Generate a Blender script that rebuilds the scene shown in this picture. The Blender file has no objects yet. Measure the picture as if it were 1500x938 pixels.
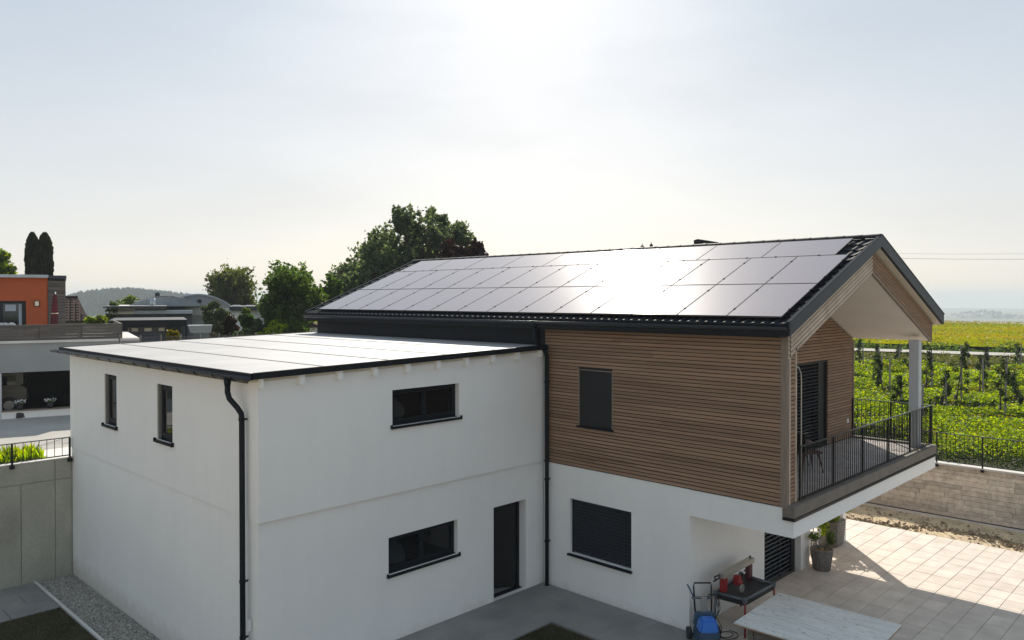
import bpy, bmesh, math, random
import numpy as np
from mathutils import Vector, Matrix
random.seed(7)
R = math.radians
S = bpy.context.scene
COL = S.collection

# ------------------------------------------------------------------ camera
CF, CYAW, CPITCH, CROLL = 1144.26, 0.7976, -0.01081, -0.00104
CP = Vector((-6.650, -12.653, 6.939))
_F = Vector((math.sin(CYAW)*math.cos(CPITCH), math.cos(CYAW)*math.cos(CPITCH), math.sin(CPITCH)))
_Rt = _F.cross(Vector((0, 0, 1))).normalized(); _U = _Rt.cross(_F)
_X = math.cos(CROLL)*_Rt + math.sin(CROLL)*_U
_Y = -math.sin(CROLL)*_Rt + math.cos(CROLL)*_U
cam = bpy.data.cameras.new('camera'); camo = bpy.data.objects.new('camera', cam); COL.objects.link(camo)
cam.sensor_width = 36; cam.lens = CF/1500*36
cam.shift_x = (750-748.52)/1500; cam.shift_y = -(469-449.19)/1500
cam.clip_start = .1; cam.clip_end = 20000
M4 = Matrix((_X, _Y, -_F)).transposed().to_4x4(); M4.translation = CP
camo.matrix_world = M4
S.camera = camo
S.render.resolution_x = 1024; S.render.resolution_y = 640

# ------------------------------------------------------------------ sky and sun
SUN_EL, SUN_AZ = 32.5, 46.7
w = bpy.data.worlds.new('World'); S.world = w; w.use_nodes = True
nt = w.node_tree; bg = nt.nodes['Background']
sky = nt.nodes.new('ShaderNodeTexSky'); sky.sky_type = 'NISHITA'; sky.sun_disc = False
sky.sun_elevation = R(SUN_EL); sky.sun_rotation = R(SUN_AZ)
sky.altitude = 400; sky.air_density = 1.0; sky.dust_density = 2.0; sky.ozone_density = 1.0
# thin high veil of cloud: pale, a little streaky
tc = nt.nodes.new('ShaderNodeTexCoord'); mp = nt.nodes.new('ShaderNodeMapping')
mp.inputs['Scale'].default_value = (1.2, 1.2, 4.5)
nz = nt.nodes.new('ShaderNodeTexNoise'); nz.inputs['Scale'].default_value = 1.6; nz.inputs['Detail'].default_value = 5
rp = nt.nodes.new('ShaderNodeMapRange'); rp.inputs[1].default_value = .40; rp.inputs[2].default_value = .75
rp.inputs[3].default_value = 0.78; rp.inputs[4].default_value = .91
sx = nt.nodes.new('ShaderNodeSeparateXYZ'); nt.links.new(tc.outputs['Generated'], sx.inputs[0])
vr = nt.nodes.new('ShaderNodeValToRGB'); e_ = vr.color_ramp.elements
e_[0].position = 0.0; e_[0].color = (.82, .79, .755, 1); e_[1].position = .45; e_[1].color = (.41, .525, .635, 1)
nt.links.new(sx.outputs[2], vr.inputs[0])
vm = nt.nodes.new('ShaderNodeVectorMath'); vm.operation = 'SCALE'; vm.inputs[3].default_value = 8.0
nt.links.new(vr.outputs[0], vm.inputs[0])
mx = nt.nodes.new('ShaderNodeMix'); mx.data_type = 'RGBA'
nt.links.new(tc.outputs['Generated'], mp.inputs[0]); nt.links.new(mp.outputs[0], nz.inputs[0])
nt.links.new(nz.outputs[0], rp.inputs[0]); nt.links.new(rp.outputs[0], mx.inputs[0])
nt.links.new(sky.outputs[0], mx.inputs[6]); nt.links.new(vm.outputs[0], mx.inputs[7]); nt.links.new(mx.outputs[2], bg.inputs[0])
bg.inputs[1].default_value = 0.10
sun = bpy.data.lights.new('sun', 'SUN'); suno = bpy.data.objects.new('sun', sun); COL.objects.link(suno)
sun.energy = 5.0; sun.angle = R(.55); sun.color = (1, .93, .82)
sd = Vector((math.sin(R(SUN_AZ))*math.cos(R(SUN_EL)), math.cos(R(SUN_AZ))*math.cos(R(SUN_EL)), math.sin(R(SUN_EL))))
suno.rotation_euler = sd.to_track_quat('Z', 'Y').to_euler()
S.view_settings.view_transform = 'Standard'; S.view_settings.look = 'None'
S.view_settings.gamma = 1; S.view_settings.use_curve_mapping = False
S.view_settings.exposure = 0.40
S.render.engine = 'CYCLES'
S.cycles.max_bounces = 8; S.cycles.diffuse_bounces = 6; S.cycles.volume_bounces = 1

# ------------------------------------------------------------------ helpers
def ray(x, y):
    return _F + _X*((x-748.52)/CF) - _Y*((y-449.19)/CF)
def at(x, y, dist):                       # a point seen at that pixel, at a horizontal distance in metres
    d = ray(x, y); return CP + d*(dist/math.hypot(d.x, d.y))
def atz(x, y, z):
    d = ray(x, y); return CP + d*((z-CP.z)/d.z)

MATS = {}
def nodes_of(name):
    m = bpy.data.materials.new(name); m.use_nodes = True
    return m, m.node_tree, m.node_tree.nodes['Principled BSDF']
def ramp(nt, fac, cols):
    r = nt.nodes.new('ShaderNodeValToRGB'); e = r.color_ramp.elements
    while len(e) < len(cols): e.new(.5)
    for k, (p, c) in enumerate(cols): e[k].position = p; e[k].color = (*c, 1)
    nt.links.new(fac, r.inputs[0]); return r.outputs[0]
def noise(nt, scale, detail=4, vec=None, stretch=None, rough=.55):
    n = nt.nodes.new('ShaderNodeTexNoise'); n.inputs['Scale'].default_value = scale
    n.inputs['Detail'].default_value = detail; n.inputs['Roughness'].default_value = rough
    t = nt.nodes.new('ShaderNodeNewGeometry') if vec is None else None
    src = t.outputs['Position'] if t else vec
    if stretch:
        m = nt.nodes.new('ShaderNodeMapping'); m.inputs['Scale'].default_value = stretch
        nt.links.new(src, m.inputs[0]); src = m.outputs[0]
    nt.links.new(src, n.inputs['Vector']); return n.outputs['Fac']
def mixc(nt, a, b, fac, mode='MIX'):
    m = nt.nodes.new('ShaderNodeMix'); m.data_type = 'RGBA'; m.blend_type = mode
    for i, v in ((6, a), (7, b), (0, fac)):
        if hasattr(v, 'links'): nt.links.new(v, m.inputs[i])
        else: m.inputs[i].default_value = v if i == 0 else (*v, 1)
    return m.outputs[2]
def mat(name, base, rough=.6, metal=0, var=.12, vscale=1.5, fine=.06, fscale=40, bump=0, bscale=80, bdist=.005,
        objvar=0, stretch=None, tint=None, spec=.5, coat=0, island=0):
    """procedural surface: base colour, broad and fine mottling, per-piece variation, optional bump"""
    m, nt, b = nodes_of(name)
    d = lambda k: tuple(max(0, min(1, c*k)) for c in base)
    c = ramp(nt, noise(nt, vscale, 5, stretch=stretch), [(.3, d(1-var)), (.7, tint or d(1+var))])
    if fine: c = mixc(nt, c, ramp(nt, noise(nt, fscale, 3, stretch=stretch), [(.3, (1-fine,)*3), (.7, (1, 1, 1))]), 1.0, 'MULTIPLY')
    if objvar:
        o = nt.nodes.new('ShaderNodeObjectInfo')
        c = mixc(nt, c, ramp(nt, o.outputs['Random'], [(0, (1-objvar,)*3), (1, (1, 1, 1))]), 1.0, 'MULTIPLY')
    if island:
        g = nt.nodes.new('ShaderNodeNewGeometry')
        c = mixc(nt, c, ramp(nt, g.outputs['Random Per Island'], [(0, (1-island,)*3), (1, (1, 1, 1))]), 1.0, 'MULTIPLY')
    nt.links.new(c, b.inputs['Base Color'])
    b.inputs['Roughness'].default_value = rough; b.inputs['Metallic'].default_value = metal
    b.inputs['Specular IOR Level'].default_value = spec; b.inputs['Coat Weight'].default_value = coat
    if bump:
        bp = nt.nodes.new('ShaderNodeBump'); bp.inputs['Strength'].default_value = bump; bp.inputs['Distance'].default_value = bdist
        nt.links.new(noise(nt, bscale, 4, stretch=stretch), bp.inputs['Height']); nt.links.new(bp.outputs[0], b.inputs['Normal'])
    MATS[name] = m; return m
def weather(name, amt=.07):
    m = MATS[name]; nt = m.node_tree; b = nt.nodes['Principled BSDF']; src = b.inputs['Base Color'].links[0].from_socket
    c = mixc(nt, src, ramp(nt, noise(nt, 3.2, 5, stretch=(1, 1, .10), rough=.6), [(.46, (1, 1, 1)), (.78, (1-amt, 1-amt*.95, 1-amt*.8))]), 1.0, 'MULTIPLY')
    c = mixc(nt, c, ramp(nt, noise(nt, .8, 6, rough=.7), [(.35, (1-amt*.7,)*3), (.62, (1, 1, 1))]), 1.0, 'MULTIPLY')
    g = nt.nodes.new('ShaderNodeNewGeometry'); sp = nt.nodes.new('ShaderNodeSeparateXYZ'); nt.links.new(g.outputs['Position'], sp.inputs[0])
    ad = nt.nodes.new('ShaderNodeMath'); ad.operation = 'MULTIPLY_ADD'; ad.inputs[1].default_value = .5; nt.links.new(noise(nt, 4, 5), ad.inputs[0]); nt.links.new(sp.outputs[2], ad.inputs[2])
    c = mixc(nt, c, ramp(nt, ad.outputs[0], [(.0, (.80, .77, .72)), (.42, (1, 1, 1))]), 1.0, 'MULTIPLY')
    nt.links.new(c, b.inputs['Base Color'])
def leafmat(name, cols, trans=.35, rough=.55, tcol=None):
    m, nt, b = nodes_of(name)
    g = nt.nodes.new('ShaderNodeNewGeometry')
    n = len(cols); c = ramp(nt, g.outputs['Random Per Island'], [(i/(n-1), cc) for i, cc in enumerate(cols)])
    c2 = mixc(nt, c, ramp(nt, noise(nt, .35, 3), [(.35, (.62, .62, .62)), (.65, (1.1, 1.1, 1.0))]), 1.0, 'MULTIPLY')
    nt.links.new(c2, b.inputs['Base Color']); b.inputs['Roughness'].default_value = rough
    b.inputs['Specular IOR Level'].default_value = .15
    t = nt.nodes.new('ShaderNodeBsdfTranslucent')
    tc = mixc(nt, c2, tcol or (1.5, 1.7, .6), 1.0, 'MULTIPLY'); nt.links.new(tc, t.inputs[0])
    ms = nt.nodes.new('ShaderNodeMixShader'); ms.inputs[0].default_value = trans
    out = nt.nodes['Material Output']
    nt.links.new(b.outputs[0], ms.inputs[1]); nt.links.new(t.outputs[0], ms.inputs[2]); nt.links.new(ms.outputs[0], out.inputs[0])
    MATS[name] = m; return m

mat('plaster', (.875, .855, .82), .9, var=.025, vscale=.5, fine=.05, fscale=120, bump=.5, bscale=110, bdist=.006)
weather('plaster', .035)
mat('plaster_dark', (.30, .31, .31), .9, var=.05, fine=.06, bump=.4)
mat('plaster_pillar', (.88, .87, .84), .9, var=.03, bump=.3)
mat('orange_plaster', (.44, .095, .03), .9, var=.06, bump=.4, bscale=20, bdist=.02)
mat('anthracite', (.010, .013, .017), .5, var=.1, fine=.05, spec=.16)
mat('black_metal', (.010, .011, .013), .45, var=.1, spec=.3)
mat('fascia', (.042, .048, .060), .5, metal=0, spec=.3, var=.08)
mat('tile', (.022, .024, .03), .65, var=.25, vscale=8, objvar=.3, spec=.10)
mat('verge_metal', (.03, .035, .045), .9, var=.1, spec=.05)
mat('tile_brown', (.055, .035, .03), .9, var=.25, vscale=4, spec=.05)
mat('wood', (.35, .205, .122), .75, var=.16, vscale=2.2, stretch=(1, .25, 9), fine=.22, fscale=60, objvar=.27, bump=.4, bscale=60, tint=(.43, .27, .17))
mat('wood_post', (.26, .20, .155), .75, var=.15, vscale=4, stretch=(5, 5, .6), fine=.2)
mat('wood_light', (.60, .47, .36), .75, var=.15, vscale=3, fine=.15, objvar=.15)
mat('beam', (.19, .16, .13), .8, var=.14, vscale=3, fine=.2, bump=.3)
mat('deck', (.55, .49, .46), .6, var=.15, vscale=4, fine=.15, objvar=.2)
mat('grey_wood', (.15, .13, .115), .85, var=.3, vscale=2.5, stretch=(.5, .5, 8), fine=.3, fscale=25, objvar=.25)
mat('blue_grey_wood', (.10, .11, .125), .8, var=.2, vscale=2, fine=.2, objvar=.2)
mat('soffit', (.82, .77, .70), .85, var=.03, fine=.05, fscale=90)
mat('membrane', (.40, .385, .375), .6, var=.10, vscale=.7, fine=.06, bump=.15, bscale=6, bdist=.01, tint=(.46, .445, .43), spec=.3)
mat('seam', (.31, .29, .285), .8, var=.15, spec=.1)
mat('concrete', (.44, .425, .35), .85, var=.22, vscale=1.1, stretch=(1, 1, .5), fine=.2, fscale=30, bump=.3, bscale=30)
mat('coping', (.62, .59, .55), .8, var=.1)
mat('slab', (.71, .605, .51), .7, var=.13, vscale=2, fine=.16, fscale=45, objvar=.15, bump=.15, bscale=90)
mat('slab_grey', (.28, .285, .275), .75, tint=(.335, .315, .29), var=.26, vscale=.9, fine=.15, fscale=60, objvar=.05, bump=.15)
mat('joint', (.15, .13, .11), .95)
mat('stone', (.85, .73, .61), .9, var=.2, vscale=5, fine=.25, fscale=30, objvar=.3, bump=.8, bscale=22, bdist=.02)
mat('sand', (.66, .50, .31), .95, var=.3, vscale=1.6, fine=.3, fscale=22, bump=.7, bscale=14, bdist=.04)
mat('soil', (.30, .215, .13), .95, var=.35, vscale=4, bump=.8, bscale=18, bdist=.04, island=.4)
mat('gravel', (.52, .48, .42), .9, var=.2, island=.65, vscale=30)
mat('lawn', (.075, .07, .032), .95, var=.3, vscale=2, fine=.35, fscale=50, bump=.6, bscale=60, bdist=.02)
mat('earth', (.12, .125, .05), .95, var=.4, vscale=.4, fine=.4, fscale=3)
mat('asphalt', (.42, .39, .35), .9, var=.12, vscale=.6, fine=.15, fscale=20)
mat('hill_green', (.07, .10, .07), .95, var=.35, vscale=.02, fine=.4, fscale=.1)
mat('far_land', (.045, .055, .05), .95, var=.5, vscale=.004, fine=.3, fscale=.02)
mat('white_metal', (.75, .75, .74), .4, var=.03)
mat('grey_metal', (.38, .42, .46), .4, metal=.4, var=.1)
mat('steel', (.13, .15, .17), .45, metal=.3, var=.2)
mat('galv', (.46, .44, .40), .4, metal=.7, var=.1)
mat('red_dark', (.10, .02, .03), .5, var=.1)
mat('red_paint', (.30, .02, .02), .45, var=.15)
mat('red_cloth', (.10, .010, .014), .85, var=.3)
mat('blue_plastic', (.02, .17, .62), .38, var=.1)
mat('navy_plastic', (.04, .085, .14), .45, var=.15)
mat('black_rubber', (.012, .013, .016), .55, var=.1)
mat('gutter_metal', (.035, .042, .052), .35, metal=.4, var=.1)
mat('clamp_black', (.01, .01, .012), .95, var=.1, spec=.05)
mat('slat_dark', (.022, .026, .033), .55, var=.1, spec=.3)
mat('cream', (.62, .56, .45), .8, var=.05)
mat('wicker', (.27, .245, .22), .8, var=.3, vscale=20, fine=.4, fscale=60, bump=.8, bscale=60, bdist=.01)
mat('dark_wood', (.085, .035, .022), .45, var=.25)
mat('bark', (.10, .08, .06), .9, var=.3, vscale=8)
mat('stake', (.30, .27, .23), .85, var=.2)
mat('lamp_glass', (.75, .68, .48), .3, var=.05)
mat('flower_white', (.8, .8, .78), .7, var=.05)
mat('van_paint', (.11, .10, .075), .35, var=.05)
mat('dark_room', (.02, .02, .02), .9)  # near-black paints the shade of unlit interiors; also backs the board gaps
mat('greenhouse', (.22, .24, .24), .4, var=.05)
mat('barrel_roof', (.26, .28, .30), .5, metal=.3, var=.1)
mat('white_frame', (.7, .7, .7), .5)
mat('curtain', (.42, .47, .50), .9, var=.1)
mat('light_wall', (.55, .57, .58), .85, var=.05)
leafmat('leaf_dark', [(.07, .10, .06), (.11, .145, .085), (.16, .19, .10)], .5, tcol=(1.4, 1.45, .8))
leafmat('leaf_mid', [(.045, .08, .02), (.085, .13, .035), (.14, .18, .055)], .5)
leafmat('leaf_olive', [(.06, .08, .045), (.10, .12, .07), (.13, .14, .09)], .3)
leafmat('leaf_olive2', [(.06, .075, .03), (.11, .12, .04), (.17, .17, .06)], .5)
leafmat('leaf_copper', [(.025, .01, .014), (.045, .02, .022), (.06, .03, .028)], .2, tcol=(1.6, .8, .7))
leafmat('leaf_thuja', [(.02, .03, .014), (.04, .045, .02), (.06, .06, .03)], .2)
leafmat('leaf_red', [(.05, .02, .02), (.04, .05, .02), (.10, .05, .03)], .25, tcol=(1.5, 1.0, .6))
leafmat('leaf_bright', [(.035, .07, .01), (.12, .20, .012), (.20, .29, .012), (.36, .38, .015)], .5, tcol=(2.1, 2.0, .15))
leafmat('leaf_orchard', [(.015, .03, .012), (.03, .055, .018), (.06, .085, .025)], .3)
leafmat('leaf_shade', [(.012, .022, .008), (.03, .05, .012), (.06, .085, .014)], .3)  # leaf green darkened to paint the deep shade between undergrowth clumps
leafmat('leaf_yellow', [(.14, .13, .01), (.27, .23, .012), (.36, .27, .015)], .35, tcol=(1.4, 1.3, .3))
leafmat('leaf_field', [(.16, .21, .003), (.30, .31, .003), (.34, .22, .004), (.38, .33, .004)], .35, tcol=(1.5, 1.3, .3))
leafmat('grass_tall', [(.10, .13, .03), (.16, .17, .05), (.2, .18, .07)], .4, tcol=(1.4, 1.4, .5))
leafmat('needle', [(.025, .04, .025), (.045, .065, .04)], .2)

def glassy(name, col, rough, spec=.8, coat=0):
    m, nt, b = nodes_of(name)
    b.inputs['Base Color'].default_value = (*col, 1); b.inputs['Roughness'].default_value = rough
    b.inputs['Specular IOR Level'].default_value = spec; b.inputs['Coat Weight'].default_value = coat
    b.inputs['Coat Roughness'].default_value = .05
    MATS[name] = m; return m
glassy('glass_dark', (.010, .011, .013), .03)
def window_glass():
    m, nt, b = nodes_of('window_glass'); b.inputs['Base Color'].default_value = (.008, .009, .011, 1); b.inputs['Roughness'].default_value = .02; b.inputs['Specular IOR Level'].default_value = .8
    t = nt.nodes.new('ShaderNodeBsdfTransparent'); t.inputs[0].default_value = (.75, .78, .78, 1); ms = nt.nodes.new('ShaderNodeMixShader'); ms.inputs[0].default_value = .62
    nt.links.new(b.outputs[0], ms.inputs[1]); nt.links.new(t.outputs[0], ms.inputs[2]); nt.links.new(ms.outputs[0], nt.nodes['Material Output'].inputs[0]); MATS['window_glass'] = m
window_glass()
glassy('panel_frame', (.06, .055, .06), .7, .12)
def panel_mat():
    m, nt, b = nodes_of('panel_glass')
    tcn = nt.nodes.new('ShaderNodeTexCoord'); sp = nt.nodes.new('ShaderNodeSeparateXYZ'); nt.links.new(tcn.outputs['Object'], sp.inputs[0])
    def lines(sock, freq, w):
        a = nt.nodes.new('ShaderNodeMath'); a.operation = 'MULTIPLY'; a.inputs[1].default_value = freq; nt.links.new(sock, a.inputs[0])
        f = nt.nodes.new('ShaderNodeMath'); f.operation = 'FRACT'; nt.links.new(a.outputs[0], f.inputs[0])
        g = nt.nodes.new('ShaderNodeMath'); g.operation = 'LESS_THAN'; g.inputs[1].default_value = w; nt.links.new(f.outputs[0], g.inputs[0]); return g.outputs[0]
    c = mixc(nt, (.26, .215, .23), (.29, .25, .265), lines(sp.outputs[1], 6, .05))
    c = mixc(nt, c, (.265, .225, .24), lines(sp.outputs[0], 12, .06))
    nt.links.new(c, b.inputs['Base Color'])
    b.inputs['Roughness'].default_value = .38; b.inputs['IOR'].default_value = 1.5
    b.inputs['Specular IOR Level'].default_value = .008
    b.inputs['Coat Weight'].default_value = 1; b.inputs['Coat Roughness'].default_value = .06; b.inputs['Coat IOR'].default_value = 1.8
    MATS['panel_glass'] = m
panel_mat()
def marble():
    m, nt, b = nodes_of('marble')
    c = ramp(nt, noise(nt, 1.6, 6, stretch=(11, .9, 1), rough=.6), [(.30, (.56, .55, .52)), (.5, (.72, .70, .66)), (.7, (.82, .80, .76))])
    c = mixc(nt, c, (.13, .12, .12), ramp(nt, noise(nt, 7, 4, stretch=(3.2, 1.0, 1), rough=.75), [(.60, (0, 0, 0)), (.66, (.9, .9, .9))]))
    nt.links.new(c, b.inputs['Base Color']); b.inputs['Roughness'].default_value = .45; MATS['marble'] = m
marble()
def hayfield():
    m, nt, b = nodes_of('field')
    c = ramp(nt, noise(nt, .05, 5, stretch=(1, 1, 1)), [(.35, (.17, .23, .003)), (.55, (.31, .30, .003)), (.70, (.36, .21, .003))])
    c = mixc(nt, c, ramp(nt, noise(nt, 2.5, 4), [(.3, (.55, .55, .55)), (.7, (1.1, 1.1, 1.1))]), 1.0, 'MULTIPLY')
    nt.links.new(c, b.inputs['Base Color']); b.inputs['Roughness'].default_value = .95; b.inputs['Specular IOR Level'].default_value = 0; MATS['field'] = m
hayfield()

def tag(o, label=None, cat=None, group=None, kind=None):
    if label: o['label'] = label
    if cat: o['category'] = cat
    if group: o['group'] = group
    if kind: o['kind'] = kind
    return o
def adopt(o, parent):
    if parent is not None:
        o.parent = parent
        o.matrix_parent_inverse = WORLD[parent.name].inverted()
WORLD = {}
def thing(name, loc, label, cat, group=None):
    o = bpy.data.objects.new(name, None); COL.objects.link(o); o.location = loc
    o.empty_display_size = .3
    WORLD[o.name] = Matrix.Translation(loc); return tag(o, label, cat, group)
def link_mesh(name, me, parent=None, m=None, loc=None):
    o = bpy.data.objects.new(name, me); COL.objects.link(o)
    if m: me.materials.clear(); me.materials.append(MATS[m])
    if loc is not None: o.location = loc
    WORLD[o.name] = Matrix.Translation(loc) if loc is not None else Matrix.Identity(4)
    adopt(o, parent); return o

class MB:
    def __init__(s): s.v = []; s.f = []; s.sm = []
    def add(s, vs, fs, smooth=False):
        n = len(s.v); s.v += [tuple(v) for v in vs]; s.f += [tuple(i+n for i in f) for f in fs]; s.sm += [smooth]*len(fs); return s
    def box(s, x0, x1, y0, y1, z0, z1):
        x0, x1 = sorted((x0, x1)); y0, y1 = sorted((y0, y1)); z0, z1 = sorted((z0, z1))
        return s.add([(x0,y0,z0),(x1,y0,z0),(x1,y1,z0),(x0,y1,z0),(x0,y0,z1),(x1,y0,z1),(x1,y1,z1),(x0,y1,z1)],
              [(0,3,2,1),(4,5,6,7),(0,1,5,4),(1,2,6,5),(2,3,7,6),(3,0,4,7)])
    def hexa(s, a, b):          # two quads, bottom a and top b
        return s.add(list(a)+list(b), [(0,3,2,1),(4,5,6,7),(0,1,5,4),(1,2,6,5),(2,3,7,6),(3,0,4,7)])
    def prism(s, poly, d):      # polygon extruded by vector d
        n = len(poly); p = [Vector(q) for q in poly]; d = Vector(d)
        return s.add(p+[q+d for q in p], [tuple(range(n))[::-1], tuple(range(n, 2*n))]+[(i, (i+1) % n, (i+1) % n+n, i+n) for i in range(n)])
    def tube(s, pts, r, n=8, cap=True):
        pts = [Vector(p) for p in pts]; rs = r if isinstance(r, (list, tuple)) else [r]*len(pts)
        base = len(s.v); up = None; vs = []
        for i, p in enumerate(pts):
            t = (pts[min(i+1, len(pts)-1)]-pts[max(i-1, 0)]).normalized()
            if up is None: up = t.orthogonal().normalized()
            up = (up-t*up.dot(t)).normalized() if (up-t*up.dot(t)).length > 1e-4 else t.orthogonal().normalized()
            sd_ = t.cross(up)
            for k in range(n):
                a = 2*math.pi*k/n; vs.append(p+(up*math.cos(a)+sd_*math.sin(a))*rs[i])
        fs = []
        for i in range(len(pts)-1):
            for k in range(n):
                a = i*n+k; b = i*n+(k+1) % n; fs.append((a, b, b+n, a+n))
        s.add(vs, fs, True)
        if cap:
            s.f.append(tuple(base+k for k in range(n))[::-1]); s.f.append(tuple(base+(len(pts)-1)*n+k for k in range(n))); s.sm += [False, False]
        return s
    def lathe(s, c, prof, n=20):
        c = Vector(c); vs = []; fs = []
        for (r, z) in prof:
            for k in range(n):
                a = 2*math.pi*k/n; vs.append(c+Vector((r*math.cos(a), r*math.sin(a), z)))
        for i in range(len(prof)-1):
            for k in range(n):
                a = i*n+k; b = i*n+(k+1) % n; fs.append((a, b, b+n, a+n))
        return s.add(vs, fs, True)
    def mesh(s, name, m):
        me = bpy.data.meshes.new(name); me.from_pydata(s.v, [], s.f)
        me.polygons.foreach_set('use_smooth', s.sm); me.materials.append(MATS[m])
        bm = bmesh.new(); bm.from_mesh(me); bmesh.ops.recalc_face_normals(bm, faces=bm.faces); bm.to_mesh(me); bm.free()
        me.update(); return me
    def build(s, name, m, parent=None, loc=None, label=None, cat=None, group=None, kind=None, bevel=0):
        if loc is not None:
            L = Vector(loc); s.v = [tuple(Vector(v)-L) for v in s.v]
        me = s.mesh(name, m)
        if bevel:
            bm = bmesh.new(); bm.from_mesh(me)
            bmesh.ops.bevel(bm, geom=[e for e in bm.edges if e.calc_face_angle(0) > .5], offset=bevel, segments=2, affect='EDGES', clamp_overlap=True)
            bm.to_mesh(me); bm.free()
        o = bpy.data.objects.new(name, me); COL.objects.link(o)
        if loc is not None: o.location = loc
        WORLD[o.name] = Matrix.Translation(loc) if loc is not None else Matrix.Identity(4)
        if parent is not None: adopt(o, parent)
        return tag(o, label, cat, group, kind)
def inst(name, me, loc, scale=(1, 1, 1), rot=None, parent=None, **k):
    o = bpy.data.objects.new(name, me); COL.objects.link(o); o.location = loc; o.scale = scale
    if rot: o.rotation_euler = rot
    if parent is not None: adopt(o, parent)
    return tag(o, **k)

def wall(axis, c0, c1, u0, u1, z0, z1, holes=(), slope=None):
    """wall slab between planes c0 and c1 of the given axis, u along the other one, with rectangular openings"""
    us = sorted({u0, u1, *[h[0] for h in holes], *[h[1] for h in holes]}); zs = sorted({z0, z1, *[h[2] for h in holes], *[h[3] for h in holes]})
    nu, nz = len(us)-1, len(zs)-1
    solid = [[not any(h[0] < (us[i]+us[i+1])/2 < h[1] and h[2] < (zs[j]+zs[j+1])/2 < h[3] for h in holes) for j in range(nz)] for i in range(nu)]
    mb = MB(); idx = {}
    def V(c, i, j):
        k = (c, i, j)
        if k not in idx:
            z = zs[j]
            if slope and j == nz: z = slope(us[i])
            idx[k] = len(mb.v); cc = (c0, c1)[c]
            mb.v.append((us[i], cc, z) if axis == 'y' else (cc, us[i], z))
        return idx[k]
    ok = lambda i, j: 0 <= i < nu and 0 <= j < nz and solid[i][j]
    for i in range(nu):
        for j in range(nz):
            if not solid[i][j]: continue
            for c in (0, 1): mb.f.append((V(c,i,j), V(c,i+1,j), V(c,i+1,j+1), V(c,i,j+1)))
            if not ok(i-1, j): mb.f.append((V(0,i,j), V(1,i,j), V(1,i,j+1), V(0,i,j+1)))
            if not ok(i+1, j): mb.f.append((V(0,i+1,j), V(1,i+1,j), V(1,i+1,j+1), V(0,i+1,j+1)))
            if not ok(i, j-1): mb.f.append((V(0,i,j), V(1,i,j), V(1,i+1,j), V(0,i+1,j)))
            if not ok(i, j+1): mb.f.append((V(0,i,j+1), V(1,i,j+1), V(1,i+1,j+1), V(0,i+1,j+1)))
    mb.sm = [False]*len(mb.f); return mb

def quads(name, P, A, B, m, parent=None, **k):
    """many loose quads centred at P with half vectors A and B (numpy arrays)"""
    n = len(P); V = np.empty((n, 4, 3), np.float32)
    V[:, 0] = P-A-B*.5; V[:, 1] = P+A*.1-B; V[:, 2] = P+A+B*.5; V[:, 3] = P-A*.1+B
    me = bpy.data.meshes.new(name); me.vertices.add(4*n); me.vertices.foreach_set('co', V.ravel())
    me.loops.add(4*n); me.loops.foreach_set('vertex_index', np.arange(4*n, dtype=np.int32))
    me.polygons.add(n); me.polygons.foreach_set('loop_start', np.arange(0, 4*n, 4, dtype=np.int32)); me.polygons.foreach_set('loop_total', np.full(n, 4, np.int32))
    me.update(calc_edges=True); me.materials.append(MATS[m])
    o = bpy.data.objects.new(name, me); COL.objects.link(o); WORLD[o.name] = Matrix.Identity(4)
    if parent is not None: adopt(o, parent)
    return tag(o, **k)
def rdir(rng, n):
    v = rng.normal(size=(n, 3)); return v/np.linalg.norm(v, axis=1, keepdims=True)
def leafset(rng, C, Rr, per, size, flat=.0, lean=None, soft=False):
    P = []
    for c, r, k in zip(C, Rr, per):
        d = rdir(rng, k); rad = rng.random(k)**.45
        if soft:
            # a clump is itself a handful of ragged twigs of leaves
            nt_ = max(4, k//14); tw = rng.normal(0, .48, (nt_, 3)); i = rng.integers(0, nt_, k)
            ax_ = rdir(rng, nt_)*.34; q = tw[i]+ax_[i]*rng.normal(0, .8, k)[:, None]+rng.normal(0, .085, (k, 3)); P.append(np.array(c)+q*np.array(r)); continue
        P.append(np.array(c)+d*rad[:, None]*np.array(r))
    P = np.concatenate(P); n = len(P)
    a = rdir(rng, n); b = np.cross(a, rdir(rng, n)); b /= np.linalg.norm(b, axis=1, keepdims=True)
    s = size*(.6+.8*rng.random(n))[:, None]
    return P, a*s, b*s*.6
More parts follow.
